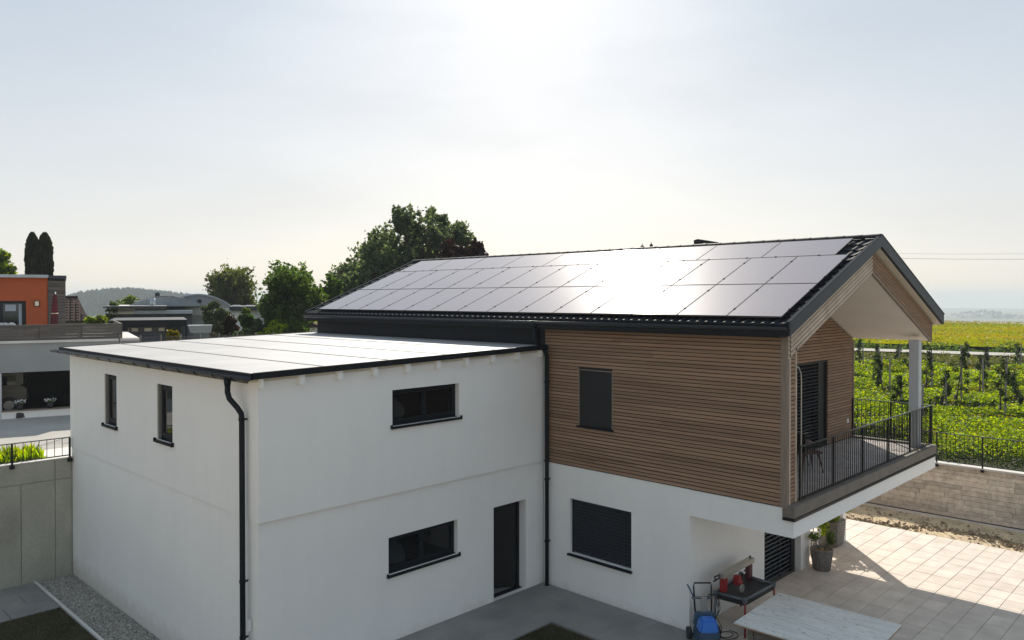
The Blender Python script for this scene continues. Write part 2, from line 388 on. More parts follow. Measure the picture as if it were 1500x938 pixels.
# ================================================================== SETTING
def sheet(name, x0, x1, y0, y1, z, m, kind='structure', **k):
    return MB().add([(x0,y0,z),(x1,y0,z),(x1,y1,z),(x0,y1,z)], [(0,1,2,3)]).build(name, m, kind=kind, **k)
def terrain_z(x, y):
    px, py = x+6.65, y+12.65
    d = math.hypot(px, py); ang = math.atan2(px, py)-CYAW
    near = 2.0 if x < 21.3 else 1.5
    if x >= 21.3 and y > -2: near = 1.5+min(1, (y+2)/60)*.3
    t = min(1, max(0, (d-172)/260)); drop = t*t*(3-2*t)*52
    t2 = min(1, max(0, (d-430)/900)); 
    return near-drop-t2*15
def make_ground():
    xs = [-6000,-3500,-2000,-1200,-700,-400,-250,-150,-100,-60,-30,-10,5,21.3]+[21.301,26,32,40,50,62,76,92,110,128,146,164,180,200,225,260,300,350,420,520,650,900,1300,2000,3500,6000]
    ys = [-6000,-3500,-2000,-1200,-700,-400,-260,-180,-130,-100,-80,-60,-45,-30,-20,-12,-6,0,10.25,16,24,34,46,60,76,92,110,128,146,164,180,200,225,260,300,350,420,520,650,900,1300,2000,3500,6000]
    mb = MB(); idx = {}
    def V(i, j):
        if (i, j) not in idx: idx[(i, j)] = len(mb.v); mb.v.append((xs[i], ys[j], terrain_z(xs[i], ys[j])))
        return idx[(i, j)]
    for i in range(len(xs)-1):
        for j in range(len(ys)-1):
            if xs[i] >= -60 and xs[i+1] <= 21.31 and ys[j] >= -60 and ys[j+1] <= 10.26: continue
            mb.f.append((V(i,j), V(i+1,j), V(i+1,j+1), V(i,j+1)))
    mb.sm = [True]*len(mb.f)
    mb.build('ground', 'earth', kind='structure')
    sheet('courtyard_ground', -8, 21.3, -60, 10.25, -.46, 'slab_grey')
    sheet('bounce_ground', -60, -8, -60, 10.25, -.46, 'sand')  # unseen sandy sheet added to bounce warm sunlight onto the annex's left wall
    cut = MB().box(-60.3, -60, -60, 10.25, -.46, 2.0).box(-60, 21.3, -60.3, -60, -.46, 2.0)
    cut.build('earth_bank', 'earth', kind='structure')
make_ground()
sheet('lawn', -8, -.93, -6, 7.8, -.37, 'lawn')
tufts_rng = np.random.default_rng(5)
def grass(name, x0, x1, y0, y1, z, n, h, m, label, seed=3, zf=None):
    g = np.random.default_rng(seed); P = np.stack([g.uniform(x0, x1, n), g.uniform(y0, y1, n), np.full(n, z)], 1)
    if zf is not None: P[:, 2] = zf(P)
    hh = h*(.5+g.random(n)); th = g.uniform(0, 6.28, n); A = np.stack([np.cos(th), np.sin(th), np.zeros(n)], 1)*(h*.12)
    B = np.stack([g.normal(0, .35, n), g.normal(0, .35, n), np.ones(n)], 1)*hh[:, None]*.5
    P[:, 2] += hh*.45
    return quads(name, P, A, B, m, kind='stuff', label=label)
leafmat('lawn_blade', [(.05, .055, .02), (.075, .07, .03), (.10, .085, .04)], .2, tcol=(1.2, 1.2, .6))
grass('lawn_grass', -4.5, -.95, 3.5, 7.78, -.37, 26000, .04, 'lawn_blade', 'short dull green grass of the sunken lawn')
# edging kerb, gravel strip, back paving of the left yard
MB().box(-.92, -.85, -6, 10.08, -.46, -.33).build('edging', 'coping', kind='structure')
sheet('gravel_bed', -.85, .02, -6, 10.08, -.40, 'soil')
def stones(name, x0, x1, y0, y1, z, n, s, m, label, seed):
    g = np.random.default_rng(seed); v = []; f = []
    base = [(1,0,0),(0,1,0),(-1,0,0),(0,-1,0),(0,0,1)]
    mb = MB()
    for i in range(n):
        x, y = g.uniform(x0, x1), g.uniform(y0, y1); q = s*g.uniform(.5, 1.3); a = g.uniform(0, 6.28); st = g.uniform(.6, 1.5)
        ca, sa = math.cos(a), math.sin(a); zz = z+g.uniform(-.01, .015)
        vs = [(x+(ca*bx*st-sa*by)*q, y+(sa*bx*st+ca*by)*q, zz+bz*q*.8+g.uniform(-.1, .1)*q) for bx, by, bz in base]
        mb.add(vs, [(0,1,4),(1,2,4),(2,3,4),(3,0,4)])
    return mb.build(name, m, kind='stuff', label=label)
stones('gravel', -.84, 0, 3.2, 10.06, -.385, 15000, .022, 'gravel', 'grey beige pebbles in a strip along the left wall of the white annex', 4)
back_paving = sheet('back_paving', -8, -.93, 7.8, 10.1, -.42, 'joint')
slab_me = MB().box(0, 1, 0, 1, 0, 1).mesh('slab', 'slab_grey')
def slab_mesh(m, sx, sy, h, bev=.004):
    mb = MB().box(0, sx, 0, sy, 0, h); me = mb.mesh('paving_slab', m)
    bm = bmesh.new(); bm.from_mesh(me); top = [e for e in bm.edges if all(abs(v.co.z-h) < 1e-5 for v in e.verts)]
    bmesh.ops.bevel(bm, geom=top, offset=bev, segments=1, affect='EDGES'); bm.to_mesh(me); bm.free(); return me
bm_back = slab_mesh('slab_grey', .985, .755, .07)
for j in range(3):
    for i in range(5):
        x1 = -.94-i*1.0-(.5 if j == 1 else 0)
        inst('paving_slab', bm_back, (x1-.985 if not (j == 1 and i == 0) else x1-.985, 7.81+j*.765, -.415+random.uniform(0, .003)), parent=back_paving)
inst('paving_slab', slab_mesh('slab_grey', .485, .755, .07), (-1.43, 7.81+.765, -.414), parent=back_paving)

# front courtyard paving: wraps round the lawn corner
front_paving = MB().box(-3, 7.5, -1.62, .06, -.46, -.035).box(5.86, 7.5, -11.5, -1.62, -.46, -.035).build('courtyard_paving', 'joint', kind='structure')
bm_front = slab_mesh('slab_grey', .7965, .5565, .035, .002)
bm_half = slab_mesh('slab_grey', .3965, .5565, .035, .002)
for j in range(3):
    y = -1.62+.56*j+.003
    if j % 2: inst('paving_slab', bm_half, (7.1, y, -.034), parent=front_paving)
    for i in range(13): inst('paving_slab', bm_front, (6.7-(.4 if j % 2 else 0)-i*.8, y, -.035+random.uniform(0, .002)), parent=front_paving)
for j in range(17):
    for i in range(2):
        inst('paving_slab', bm_front, (6.7-i*.8 if i == 0 else 5.9, -1.62-.56*(j+1)+.01, -.035+random.uniform(0, .002)), parent=front_paving)
sheet('front_lawn', -3, 5.86, -14, -1.62, -.045, 'lawn')
grass('front_lawn_grass', 2.8, 5.84, -4.0, -1.65, -.045, 16000, .045, 'lawn_blade', 'short dull green grass of the lawn in front of the annex', 9)

# terrace
terrace = MB().box(7.5, 18.22, -14, 3, -.46, -.035).build('terrace', 'joint', kind='structure')
sl = slab_mesh('slab', .586, .4215, .035)
spots = []
for i in range(18):
    for j in range(40):
        x = 7.52+i*.5945; y = -4.0-.43*(j+1)+.43*16
        spots.append((x, y))
def seen(p):
    v = Vector((p[0]+.3, p[1]+.2, 0))-CP; d = v.dot(_F); px = 748.5+CF*v.dot(_X)/d; py = 449-CF*v.dot(_Y)/d
    return -20 < px < 1520 and py < 960 and not (p[1] > -4 and p[0] < 13.2)
vis = [p for p in spots if seen(p)]
vis.sort(key=lambda p: (Vector((p[0], p[1], 0))-CP).length)
for p in vis[:300]:
    inst('paving_slab', sl, (p[0], p[1], -.035+random.uniform(0, .0025)), parent=terrace)
rest = MB()
near = set(vis[:300])
for p in spots:
    if p not in near and p[1] > -13.5 and not (p[1] > -4.3 and p[0] < 12.9):
        rest.box(p[0], p[0]+.586, p[1], p[1]+.4215, -.03, random.uniform(-.001, .0015))
rest.build('paving_slab', 'slab', parent=terrace, kind='stuff')

# sand strip with trench and churned earth
mb = MB(); g = np.random.default_rng(11)
nx, ny = 26, 150; x0, x1, y0, y1 = 18.22, 21.22, -16, 10
hN = g.normal(0, 1, (nx+1, ny+1))
for i in range(nx+1):
    for j in range(ny+1):
        x = x0+(x1-x0)*i/nx; y = y0+(y1-y0)*j/ny
        z = -.06+.012*hN[i, j]+.03*math.sin(x*3+y*.7)*math.sin(y*1.9)
        if x > 20.75: z -= .22*min(1, (x-20.75)/.12)
        if i == 0: z = -.05
        mb.v.append((x, y, z))
for i in range(nx):
    for j in range(ny):
        a = i*(ny+1)+j; mb.f.append((a, a+ny+1, a+ny+2, a+1))
mb.sm = [True]*len(mb.f); mb.build('sand_strip', 'sand', kind='structure')
def clods(name, n, seed, label):
    g = np.random.default_rng(seed); mb = MB()
    for i in range(n):
        t = g.random(); y = g.uniform(-11, -1); xc = 18.75+.45*math.sin(y*.9+1)+g.normal(0, .22)
        if g.random() < .25: xc = g.uniform(18.3, 20.4)
        q = .015+.05*g.random()**2.5; c = Vector((min(20.6, max(18.3, xc)), y, -.05)); a = g.uniform(0, 6.28)
        vs = [c+Vector((math.cos(a+k*1.57)*q*g.uniform(.6, 1.5), math.sin(a+k*1.57)*q*g.uniform(.6, 1.5), 0)) for k in range(4)]+[c+Vector((g.normal(0, .3)*q, g.normal(0, .3)*q, q*g.uniform(.5, 1.2)))]
        mb.add(vs, [(0,1,4),(1,2,4),(2,3,4),(3,0,4)])
    return mb.build(name, 'soil', kind='stuff', label=label)
clods('earth_clods', 2600, 21, 'dark clods of dug earth strewn along the sandy strip by the terrace')
MB().box(20.55, 20.6, -14, 8, -.1, .0).build('concrete_edge', 'coping', kind='structure')
# ================================================================== STONE RETAINING WALL
sw = thing('stone_wall', (21.3, -5, 0), 'sunken beige natural stone retaining wall with pale coping behind the sandy strip', 'wall')
MB().box(21.27, 21.6, -16, 10.2, -.4, 1.5).build('core', 'joint', sw)
block_var = []
for k in range(6):
    mb = MB().box(0, 1, 0, 1, 0, 1); me = mb.mesh('stone_block', 'stone'); g = np.random.default_rng(k)
    bm = bmesh.new(); bm.from_mesh(me)
    bmesh.ops.subdivide_edges(bm, edges=[e for e in bm.edges if abs(e.verts[0].co.y-e.verts[1].co.y) > .5], cuts=2)
    for v in bm.verts:
        if v.co.x < .5: v.co.x += g.uniform(-.12, .15)
        v.co.z += g.uniform(-.015, .015)
    bm.to_mesh(me); bm.free(); block_var.append(me)
g = random.Random(3); placed = []
zc = -.12; k = 0
while zc < 1.5:
    h = g.choice((.13, .15, .17)); h = min(h, 1.52-zc) if zc+h > 1.44 else h
    y = -16+g.random()*.5
    while y < 6:
        L = g.choice((.3, .45, .6, .75, .95, 1.15))
        placed.append((y, zc, L-.006, h-.007, g.uniform(0, .025), g.randrange(6))); y += L
    zc += h
placed.sort(key=lambda p: abs(p[0]+5.2))
for p in placed[:235]:
    inst('stone_block', block_var[p[5]], (21.2+p[4], p[0], p[1]), (.1, p[2], p[3]), parent=sw)
mb = MB()
for p in placed[235:]: mb.box(21.2+p[4], 21.3, p[0], p[0]+p[2], p[1], p[1]+p[3])
mb.build('stone_block', 'stone', sw, kind='stuff')
MB().box(21.14, 21.62, -16, 10.2, 1.52, 1.58).build('coping', 'coping', sw, bevel=.008)
# railing on it
def railing(name, pts_a, pts_b, z0, z1, nbal, label, posts, group=None, brackets=None, lean=0, post_r=.02, bal_r=.0065):
    a, b = Vector(pts_a), Vector(pts_b); d = (b-a); L = d.length; u = d/L; nn = Vector((u.y, -u.x, 0))
    t = thing(name, (a.x, a.y, z0), label, 'railing', group)
    MB().hexa([a+nn*s+Vector((0,0,z1-.02)) for s in (-.022, .022)]+[b+nn*s+Vector((0,0,z1-.02)) for s in (.022, -.022)],
              [a+nn*s+Vector((0,0,z1)) for s in (-.022, .022)]+[b+nn*s+Vector((0,0,z1)) for s in (.022, -.022)]).build('handrail', 'gutter_metal', t)
    MB().hexa([a+nn*s+Vector((0,0,z0)) for s in (-.015, .015)]+[b+nn*s+Vector((0,0,z0)) for s in (.015, -.015)],
              [a+nn*s+Vector((0,0,z0+.025)) for s in (-.015, .015)]+[b+nn*s+Vector((0,0,z0+.025)) for s in (.015, -.015)]).build('bottom_rail', 'anthracite', t)
    pm = MB().box(-post_r, post_r, -post_r, post_r, 0, 1).mesh('post', 'black_metal')
    bmh = MB().box(-bal_r, bal_r, -bal_r, bal_r, 0, 1).mesh('baluster', 'black_metal')
    br = brackets or 0
    for f in posts:
        p = a+u*(f*L)
        inst('post', pm, (p.x, p.y, z0-br), (1, 1, z1-.02-z0+br), parent=t)
        if br:
            q = p+nn*0
            MB().box(q.x-.05, q.x+.05, q.y-.05, q.y+.05, z0-br-.06, z0-br+.03).build('bracket', 'black_metal', t)
    for k in range(1, nbal):
        f = k/nbal
        if min(abs(f-q)*L for q in posts) < .03: continue
        p = a+u*(f*L); inst('baluster', bmh, (p.x, p.y, z0+.02), (1, 1, z1-z0-.04), parent=t)
    return t
railing('wall_railing', (21.17, -14, 0), (21.17, 4.0, 0), 1.64, 2.57, 138, 'long black metal railing on top of the beige stone retaining wall',
        [(-.0)]+[(14-4.85+1.31*k)/18 for k in range(-6, 7)]+[1], brackets=.13)
# ================================================================== CONCRETE RETAINING WALL, LEFT
cw = thing('concrete_wall', (-3, 10.2, 0), 'bare grey concrete retaining wall left of the white annex with formwork joints', 'wall')
xs_ = [-9, -6.2, -3.4, -1.18, -.40, -.02]
for i in range(len(xs_)-1):
    MB().box(xs_[i]+.006, xs_[i+1]-.006, 10.1, 10.34, -.46, 2.2).build('lower_panel', 'concrete', cw, bevel=.006)
for a_, b_ in ((-9, -3.4), (-3.4, -.40), (-.40, -.02)):
    MB().box(a_+.006, b_-.006, 10.1, 10.34, 2.212, 2.72).build('upper_panel', 'concrete', cw, bevel=.006)
MB().box(-9, .018, 10.13, 10.33, -.46, 2.70).build('core', 'concrete', cw)
MB().box(-9, .0, 10.09, 10.36, 2.722, 2.755).build('coping', 'coping', cw)
railing('wall_railing', (-9.0, 10.06, 0), (-.06, 10.06, 0), 2.80, 3.29, 50, 'low black metal railing on the grey concrete retaining wall at left',
        [1-1.32*k/8.94 for k in range(0, 7)], brackets=.10, post_r=.022)
# verge behind it
grass('verge_plants', -7, -.55, 10.4, 11.7, 2.0, 5200, .42, 'leaf_bright', 'bright green weeds growing behind the concrete wall railing', 15, zf=lambda P: 2.45+0*P[:, 0])
MB().box(-9, 0, 10.36, 11.7, 1.9, 2.5).build('verge', 'earth', kind='structure')
MB().box(-.5, 3, 10.36, 12.4, 1.9, 2.62).build('paved_ledge', 'coping', kind='structure')
sheet('lane', -40, 12, 11.5, 26, 2.012, 'asphalt')

# ================================================================== ANNEX
ax = thing('annex', (3.7, 5, 0), 'white plastered flat-roofed annex with pale roof and black gutter, left of the wood-clad house', 'house')
DY = 10.2
rz = lambda x: 5.42+.0215*x
UW = (2.9, 4.70, 4.36, 5.09); LWn = (2.84, 4.70, 1.36, 2.11); DR = (5.80, 6.88, 0.0, 2.15)
wall('y', 0, .35, 0, 7.5, 3.0, 5.4, [UW], slope=lambda x: rz(x)+.06).build('upper_front_wall', 'plaster', ax)
wall('y', .06, .35, .02, 7.5, -.4, 2.999, [LWn, DR]).build('lower_front_wall', 'plaster', ax)
W1_ = (3.62, 4.42, 3.93, 5.12); W2_ = (6.80, 7.60, 3.90, 5.12)
wall('x', 0, .3, .352, DY, 3.0, 5.42, [W1_, W2_]).build('upper_left_wall', 'plaster', ax)
MB().box(.022, .3, .352, DY, -.46, 2.994).build('lower_left_wall', 'plaster', ax)
MB().box(.31, 7.49, DY-.3, DY-.002, -.4, 5.35).build('back_wall', 'plaster', ax)
MB().box(.3, 7.5, .35, DY-.3, 2.7, 2.95).build('upper_floor', 'dark_room', ax)
MB().box(.3, 7.5, .07, DY-.3, -.2, -.002).build('ground_floor', 'slab_grey', ax)
MB().box(2.5, 7.45, 1.6, 1.7, 0, 2.69).build('inner_wall', 'dark_room', ax)
MB().box(.4, 7.3, 2.2, 2.3, 2.96, 5.3).build('inner_wall', 'dark_room', ax)
MB().box(2.2, 2.3, .35, DY-.3, 2.96, 5.3).build('inner_wall', 'dark_room', ax)
# roof: sheet with welded seams, fascia, rafter stubs
rt = lambda x: 5.545+.0215*x
def roofslab(x0, x1, y0, y1, a, b):
    return MB().hexa([(x0,y0,rt(x0)+a),(x1,y0,rt(x1)+a),(x1,y1,rt(x1)+a),(x0,y1,rt(x0)+a)], [(x0,y0,rt(x0)+b),(x1,y0,rt(x1)+b),(x1,y1,rt(x1)+b),(x0,y1,rt(x0)+b)])
seams = [-.14, 1.35, 2.85, 4.35, 5.85, 7.42]
for i in range(5):
    roofslab(seams[i], seams[i+1]-.012, -.1, DY+.22, .0, .095).build('roof_sheet', 'membrane', ax)
for i in range(1, 5):
    roofslab(seams[i]-.045, seams[i]+.01, -.1, DY+.22, .096, .103).build('roof_seam', 'seam', ax)
roofslab(-.12, 7.42, .001, DY+.22, -.062, -.003).build('roof_deck', 'cream', ax)
roofslab(-.16, 7.42, -.165, -.105, -.0, .115).build('front_fascia', 'anthracite', ax, bevel=.006)
roofslab(-.16, 7.42, DY+.225, DY+.28, -.0, .11).build('back_fascia', 'anthracite', ax)
MB().box(-.185, -.145, -.1, DY+.28, 5.53, 5.645).build('eave_flashing', 'anthracite', ax)
for k in range(10):
    x = .0+k*.808
    roofslab(x-.05 if k else x, x+.06 if k < 9 else x+.03, -.103, -.001, -.175, -.004).build('rafter_end', 'plaster_pillar', ax, bevel=.004)
def gutter(axis_pts, r, parent, name='gutter'):
    a, b = [Vector(p) for p in axis_pts]; u = (b-a).normalized(); nn = Vector((u.y, -u.x, 0)); mb = MB()
    n = 9; vs = []
    for p in (a, b):
        for rr in (r, r-.008):
            for k in range(n):
                t = math.pi*k/(n-1); vs.append(p+nn*(rr*math.cos(t))+Vector((0, 0, -rr*math.sin(t))))
    f = []
    for k in range(n-1):
        f += [(k, k+1, 2*n+k+1, 2*n+k), (n+k, 3*n+k, 3*n+k+1, n+k+1), (k, n+k, n+k+1, k+1), (2*n+k, 2*n+k+1, 3*n+k+1, 3*n+k)]
    f += [(0, 2*n, 3*n, n), (n-1, 2*n-1, 4*n-1, 3*n-1)]
    f += [tuple(range(n)), tuple(range(2*n, 3*n))]
    mb.add(vs, f); mb.tube([a+nn*r+Vector((0,0,.005)), b+nn*r+Vector((0,0,.005))], .011, 6); mb.tube([a-nn*r+Vector((0,0,.005)), b-nn*r+Vector((0,0,.005))], .009, 6)
    return mb.build(name, 'gutter_metal', parent)
gt = gutter([(-.255, -.13, 5.575), (-.255, DY+.6, 5.56)], .062, ax)
for k in range(14):
    y = .35+k*.75
    MB().tube([(-.19, y, 5.57)]+[(-.255+.070*math.cos(t), y, 5.57-.070*math.sin(t)) for t in (0, .6, 1.2, 1.6, 2.2, 2.8, 3.14)], .008, 5).build('gutter_bracket', 'anthracite', gt)
dp = MB().tube([(-.255, .62, 5.53), (-.255, .62, 5.39)], [.075, .052], 12).tube([(-.255, .62, 5.39), (-.255, .62, 5.27), (-.24, .58, 5.16), (-.15, .46, 5.0), (-.11, .40, 4.90), (-.105, .39, 4.8), (-.105, .39, 2.2), (-.105, .39, -.36)], .05, 12).build('downpipe', 'anthracite', ax)
for z in (4.78, 1.9, .9): MB().tube([(-.105, .39, z), (-.105, .39, z+.04)], .06, 12).box(-.105, .0, .38, .40, z, z+.03).build('pipe_clamp', 'anthracite', dp)
MB().box(-.07, -.0, .27, .31, 1.05, 1.25).build('junction_box', 'white_metal', ax)

def window_y(par, x0, x1, z0, z1, yf, leaves, name='window'):
    """window in a wall facing -Y, frame plane at yf"""
    fr = wall('y', yf, yf+.07, x0, x1, z0, z1, [(x0+.05, x1-.05, z0+.05, z1-.05)]).build(name, 'anthracite', par)
    wd = (x1-x0-.10)/leaves
    for k in range(leaves):
        a = x0+.05+k*wd; b = a+wd
        wall('y', yf-.02, yf+.05, a+.003, b-.003, z0+.053, z1-.053, [(a+.06, b-.06, z0+.12, z1-.11)]).build('sash', 'anthracite', fr)
        MB().box(a+.06, b-.06, yf+.005, yf+.025, z0+.12, z1-.11).build('pane', 'window_glass', fr)
        if k < 1: MB().box(b-.03, b-.01, yf-.05, yf-.02, (z0+z1)/2-.06, (z0+z1)/2+.06).build('handle', 'black_metal', fr)
    return fr
def sill_y(par, x0, x1, z, y0, y1):
    MB().hexa([(x0,y0,z-.05),(x1,y0,z-.05),(x1,y1,z-.05),(x0,y1,z-.05)], [(x0,y0,z-.01),(x1,y0,z-.01),(x1,y1,z+.012),(x0,y1,z+.012)]).box(x0-.015, x0, y0-.003, y1, z-.055, z+.03).box(x1, x1+.015, y0-.003, y1, z-.055, z+.03).build('sill', 'anthracite', par)
window_y(ax, UW[0], UW[1], UW[2], UW[3], .13, 2); sill_y(ax, UW[0]-.03, UW[1]+.03, UW[2], -.055, .17)
window_y(ax, LWn[0], LWn[1], LWn[2], LWn[3], .18, 2); sill_y(ax, LWn[0]-.03, LWn[1]+.03, LWn[2], .005, .22)
# open door with dark leaf
MB().box(DR[0]+.0, DR[0]+.06, .28, .345, 0, 2.149).box(DR[1]-.06, DR[1]-.001, .28, .345, 0, 2.149).box(DR[0]+.06, DR[1]-.06, .28, .345, 2.09, 2.149).build('door_frame', 'black_metal', ax)
MB().box(DR[0], DR[1], .2, .345, 0, .02).build('threshold', 'anthracite', ax)
hp = Vector((DR[1]-.07, .35, .02)); dd = Vector((-.80, .56, 0)).normalized(); pn = Vector((dd.y, -dd.x, 0))*.03
leaf = MB().hexa([hp+pn, hp+dd*.98+pn, hp+dd*.98-pn, hp-pn], [q+Vector((0,0,2.06)) for q in (hp+pn, hp+dd*.98+pn, hp+dd*.98-pn, hp-pn)]).build('door', 'black_metal', ax)
hq = hp+dd*.9+Vector((0, 0, 1.0)); MB().tube([hq-pn*1, hq-pn*2.6, hq-pn*2.6-dd*.12], .011, 6).build('handle', 'galv', leaf)
bag = MB().lathe((3.42, .62, 4.42), [(0, .0), (.17, .0), (.22, .08), (.21, .2), (.12, .32), (.03, .36), (.05, .40), (0, .40)], 14).build('bag', 'white_metal', label='pale tied bag lying behind the left pane of the upper annex window', cat='bag', loc=(3.42, .62, 4.42))
MB().lathe((3.35, .75, 1.18), [(0, .0), (.34, .0), (.36, .3), (.30, .48), (.16, .60), (0, .64)], 16).build('covered_stool', 'curtain', label='pale rounded cover seen behind the left pane of the lower annex window', cat='cover', loc=(3.35, .75, 1.18))
MB().box(3.1, 3.9, .5, 1.1, .5, 1.18).build('cupboard', 'grey_wood', label='dim low cupboard under the pale cover inside the lower annex window', cat='cupboard', bevel=.01)
MB().box(3.0, 4.6, .45, .95, 4.30, 4.42).build('shelf', 'grey_wood', label='dim shelf board carrying the pale bag inside the upper annex window', cat='shelf', bevel=.01)
def window_x(par, y0, y1, z0, z1, xf):
    fr = wall('x', xf, xf+.07, y0, y1, z0, z1, [(y0+.06, y1-.06, z0+.06, z1-.06)]).build('window', 'anthracite', par)
    wall('x', xf-.02, xf+.05, y0+.063, y1-.063, z0+.063, z1-.063, [(y0+.14, y1-.14, z0+.15, z1-.13)]).build('sash', 'anthracite', fr)
    MB().box(xf+.005, xf+.025, y0+.14, y1-.14, z0+.15, z1-.13).build('pane', 'glass_dark', fr)
    MB().box(xf-.085, xf-.021, y1-.035, y1-.001, z0, z1-.002).build('guide_rail', 'galv', fr)
    MB().hexa([(-.055,y0-.05,z0-.055),(xf,y0-.05,z0-.055),(xf,y1+.05,z0-.055),(-.055,y1+.05,z0-.055)], [(-.055,y0-.05,z0-.012),(xf,y0-.05,z0+.008),(xf,y1+.05,z0+.008),(-.055,y1+.05,z0-.012)]).box(-.06, xf*.5, y1+.05, y1+.065, z0-.06, z0+.03).box(-.06, -.001, y0-.065, y0-.05, z0-.06, z0+.03).build('sill', 'anthracite', fr)
window_x(ax, *W1_, .10); window_x(ax, *W2_, .10)

# ================================================================== MAIN HOUSE
XW, XE, YF, YB = 7.5, 16.1, -6.12, 10.1
RX, RZ, TAN = 11.8, 8.33, .400
EH = 4.66                      # half width of the roof
def rzz(x, d=0): return RZ-d-TAN*abs(x-RX)
hs_ = thing('house', (11.8, 2, 0), 'two-storey house clad in brown wood over white plaster, with solar panels and a railed balcony', 'house')
SW = (-2.53, -.76, .90, 2.20)
wall('x', 7.525, 7.8, -4.0, .06, -.4, 2.96, [SW]).build('ground_wall', 'plaster', hs_)
MB().box(7.802, 10.87, -4.0, -3.7, -.4, 2.41).build('ground_gable_wall', 'plaster', hs_)
MB().box(12.68, 12.999, -4.0, -3.7, -.4, 2.41).build('ground_gable_wall', 'plaster', hs_)
MB().box(12.68, 13.2, -4.09, -4.0, -.4, 2.409).build('wall_pier', 'plaster', hs_)
MB().box(13.0, 13.2, -3.7, YB, -.4, 2.41).build('ground_side_wall', 'plaster', hs_)
MB().box(7.525, 8, .1, YB, -.4, 2.96).build('ground_wall', 'plaster', hs_)
MB().box(15.74, 15.98, -3.95, -3.70, -.4, 2.41).build('pillar', 'plaster_pillar', hs_)
MB().box(7.527, 16.12, -6.23, -4.0, 2.412, 2.73).build('balcony_slab', 'plaster', hs_)
MB().box(7.81, 16.11, -3.999, YB, 2.414, 2.90).build('floor_slab', 'plaster', hs_)
MB().box(7.525, 7.8, -6.22, -4.001, 2.731, 2.955).build('balcony_cheek', 'plaster', hs_)
MB().box(7.82, 16.08, YB-.25, YB, -.4, 2.41).build('ground_back_wall', 'plaster', hs_)
# upper storey shell behind the boards
WWn = (-2.03, -1.05, 3.97, 5.28)
wall('x', 7.54, 7.82, -6.07, .2, 2.96, 6.42, [WWn]).build('upper_wall', 'dark_room', hs_)
MB().box(7.44, 7.82, .2, YB, 5.3, 6.42).build('clerestory_wall', 'anthracite', hs_)
MB().box(7.54, 7.82, .2, YB, 2.96, 5.3).build('inner_wall', 'dark_room', hs_)
DRB = (11.0, 14.3, 3.0, 5.26)
mb = wall('y', -4.06, -3.85, 7.9, 16.05, 2.9, 5.7, [DRB])
mb.prism([(7.9, -4.06, 5.7), (16.05, -4.06, 5.7), (16.05, -4.06, 5.85), (RX, -4.06, 7.5), (7.9, -4.06, 5.95)], (0, .2, 0))
mb.build('gable_wall', 'dark_room', hs_)
wall('x', 15.8, 16.05, -3.85, YB, 2.9, 6.4).build('side_wall', 'dark_room', hs_)
MB().prism([(7.5, YB-.02, 2.9), (16.1, YB-.02, 2.9), (16.1, YB-.02, 6.2), (RX, YB-.02, 7.9), (7.5, YB-.02, 6.2)], (0, -.2, 0)).build('back_gable', 'wood_light', hs_)
# boards
unit = MB().box(0, 1, 0, 1, 0, 1).mesh('board', 'wood')
unit_l = MB().box(0, 1, 0, 1, 0, 1).mesh('board', 'wood')
side_clad = MB().box(7.52, 7.545, -6.0, .19, 2.97, 6.3).build('side_cladding', 'dark_room', hs_)
pitch = .0785; z = 2.985; br = random.Random(5); row = 0
while z < 6.2:
    segs = [(-5.985, -.001)] if z > 5.62 else [(-5.985, -.004)]
    if z+.03 > WWn[2]-.05 and z < WWn[3]: segs = [(-5.985, WWn[0]-.0), (WWn[1]+.0, -.004)]
    for a, b in segs:
        y = a
        while y < b-.01:
            e = min(b, y+br.uniform(2.2, 4.6));
            if b-e < .8: e = b
            inst('board', unit, (7.498+br.uniform(0, .004), y, z), (.03, e-y-.002, pitch-.016), parent=side_clad); y = e
    z += pitch; row += 1
MB().box(7.485, 7.55, -6.13, -5.99, 2.965, 6.25).build('corner_post', 'wood_post', hs_)
# wing front face (narrow boards) and trims
wing = MB().box(7.57, 7.86, -6.105, -6.0, 2.97, 6.25).build('wing_cladding', 'dark_room', hs_)
z = 3.03
while z < 6.22:
    inst('board', unit, (7.60, -6.128, z), (.215, .025, pitch-.016), parent=wing); z += pitch
MB().box(7.551, 7.598, -6.135, -6.06, 2.965, 6.25).box(7.817, 7.87, -6.135, -6.06, 3.03, 6.0).build('corner_trim', 'wood_light', hs_)
MB().box(7.825, 7.87, -6.06, -4.08, 3.03, 5.97).build('wing_inner_lining', 'wood_light', hs_)
# recessed gable wall boards
gc = MB().box(7.87, 16.06, -4.075, -4.061, 2.96, 3.0).build('gable_cladding', 'dark_room', hs_)
z = 3.0
while z < 7.45:
    half = (7.5-z)/TAN
    a, b = max(7.9, RX-half), min(16.03, RX+half); zz = z+pitch-.016
    half2 = (7.5-zz)/TAN; a = max(7.9, RX-max(.05, half2)); b = min(16.03, RX+max(.05, half2))
    segs = [(a, b)]
    if z < DRB[3]: segs = [(a, DRB[0]), (DRB[1], b)]
    for p, q in segs:
        x = p
        while x < q-.02:
            e = min(q, x+br.uniform(2., 4.2));
            if q-e < .7: e = q
            if e-x > .02: inst('board', unit, (x, -4.10, z), (e-x-.002, .03, pitch-.016), parent=gc)
            x = e
    z += pitch
MB().box(16.03, 16.1, -4.12, -4.0, 2.96, 5.75).build('corner_post', 'wood_post', hs_)
# side and back far wall boards (seen only from aside)
MB().box(16.05, 16.09, -3.98, YB, 2.9, 6.2).build('far_side_cladding', 'wood', hs_)
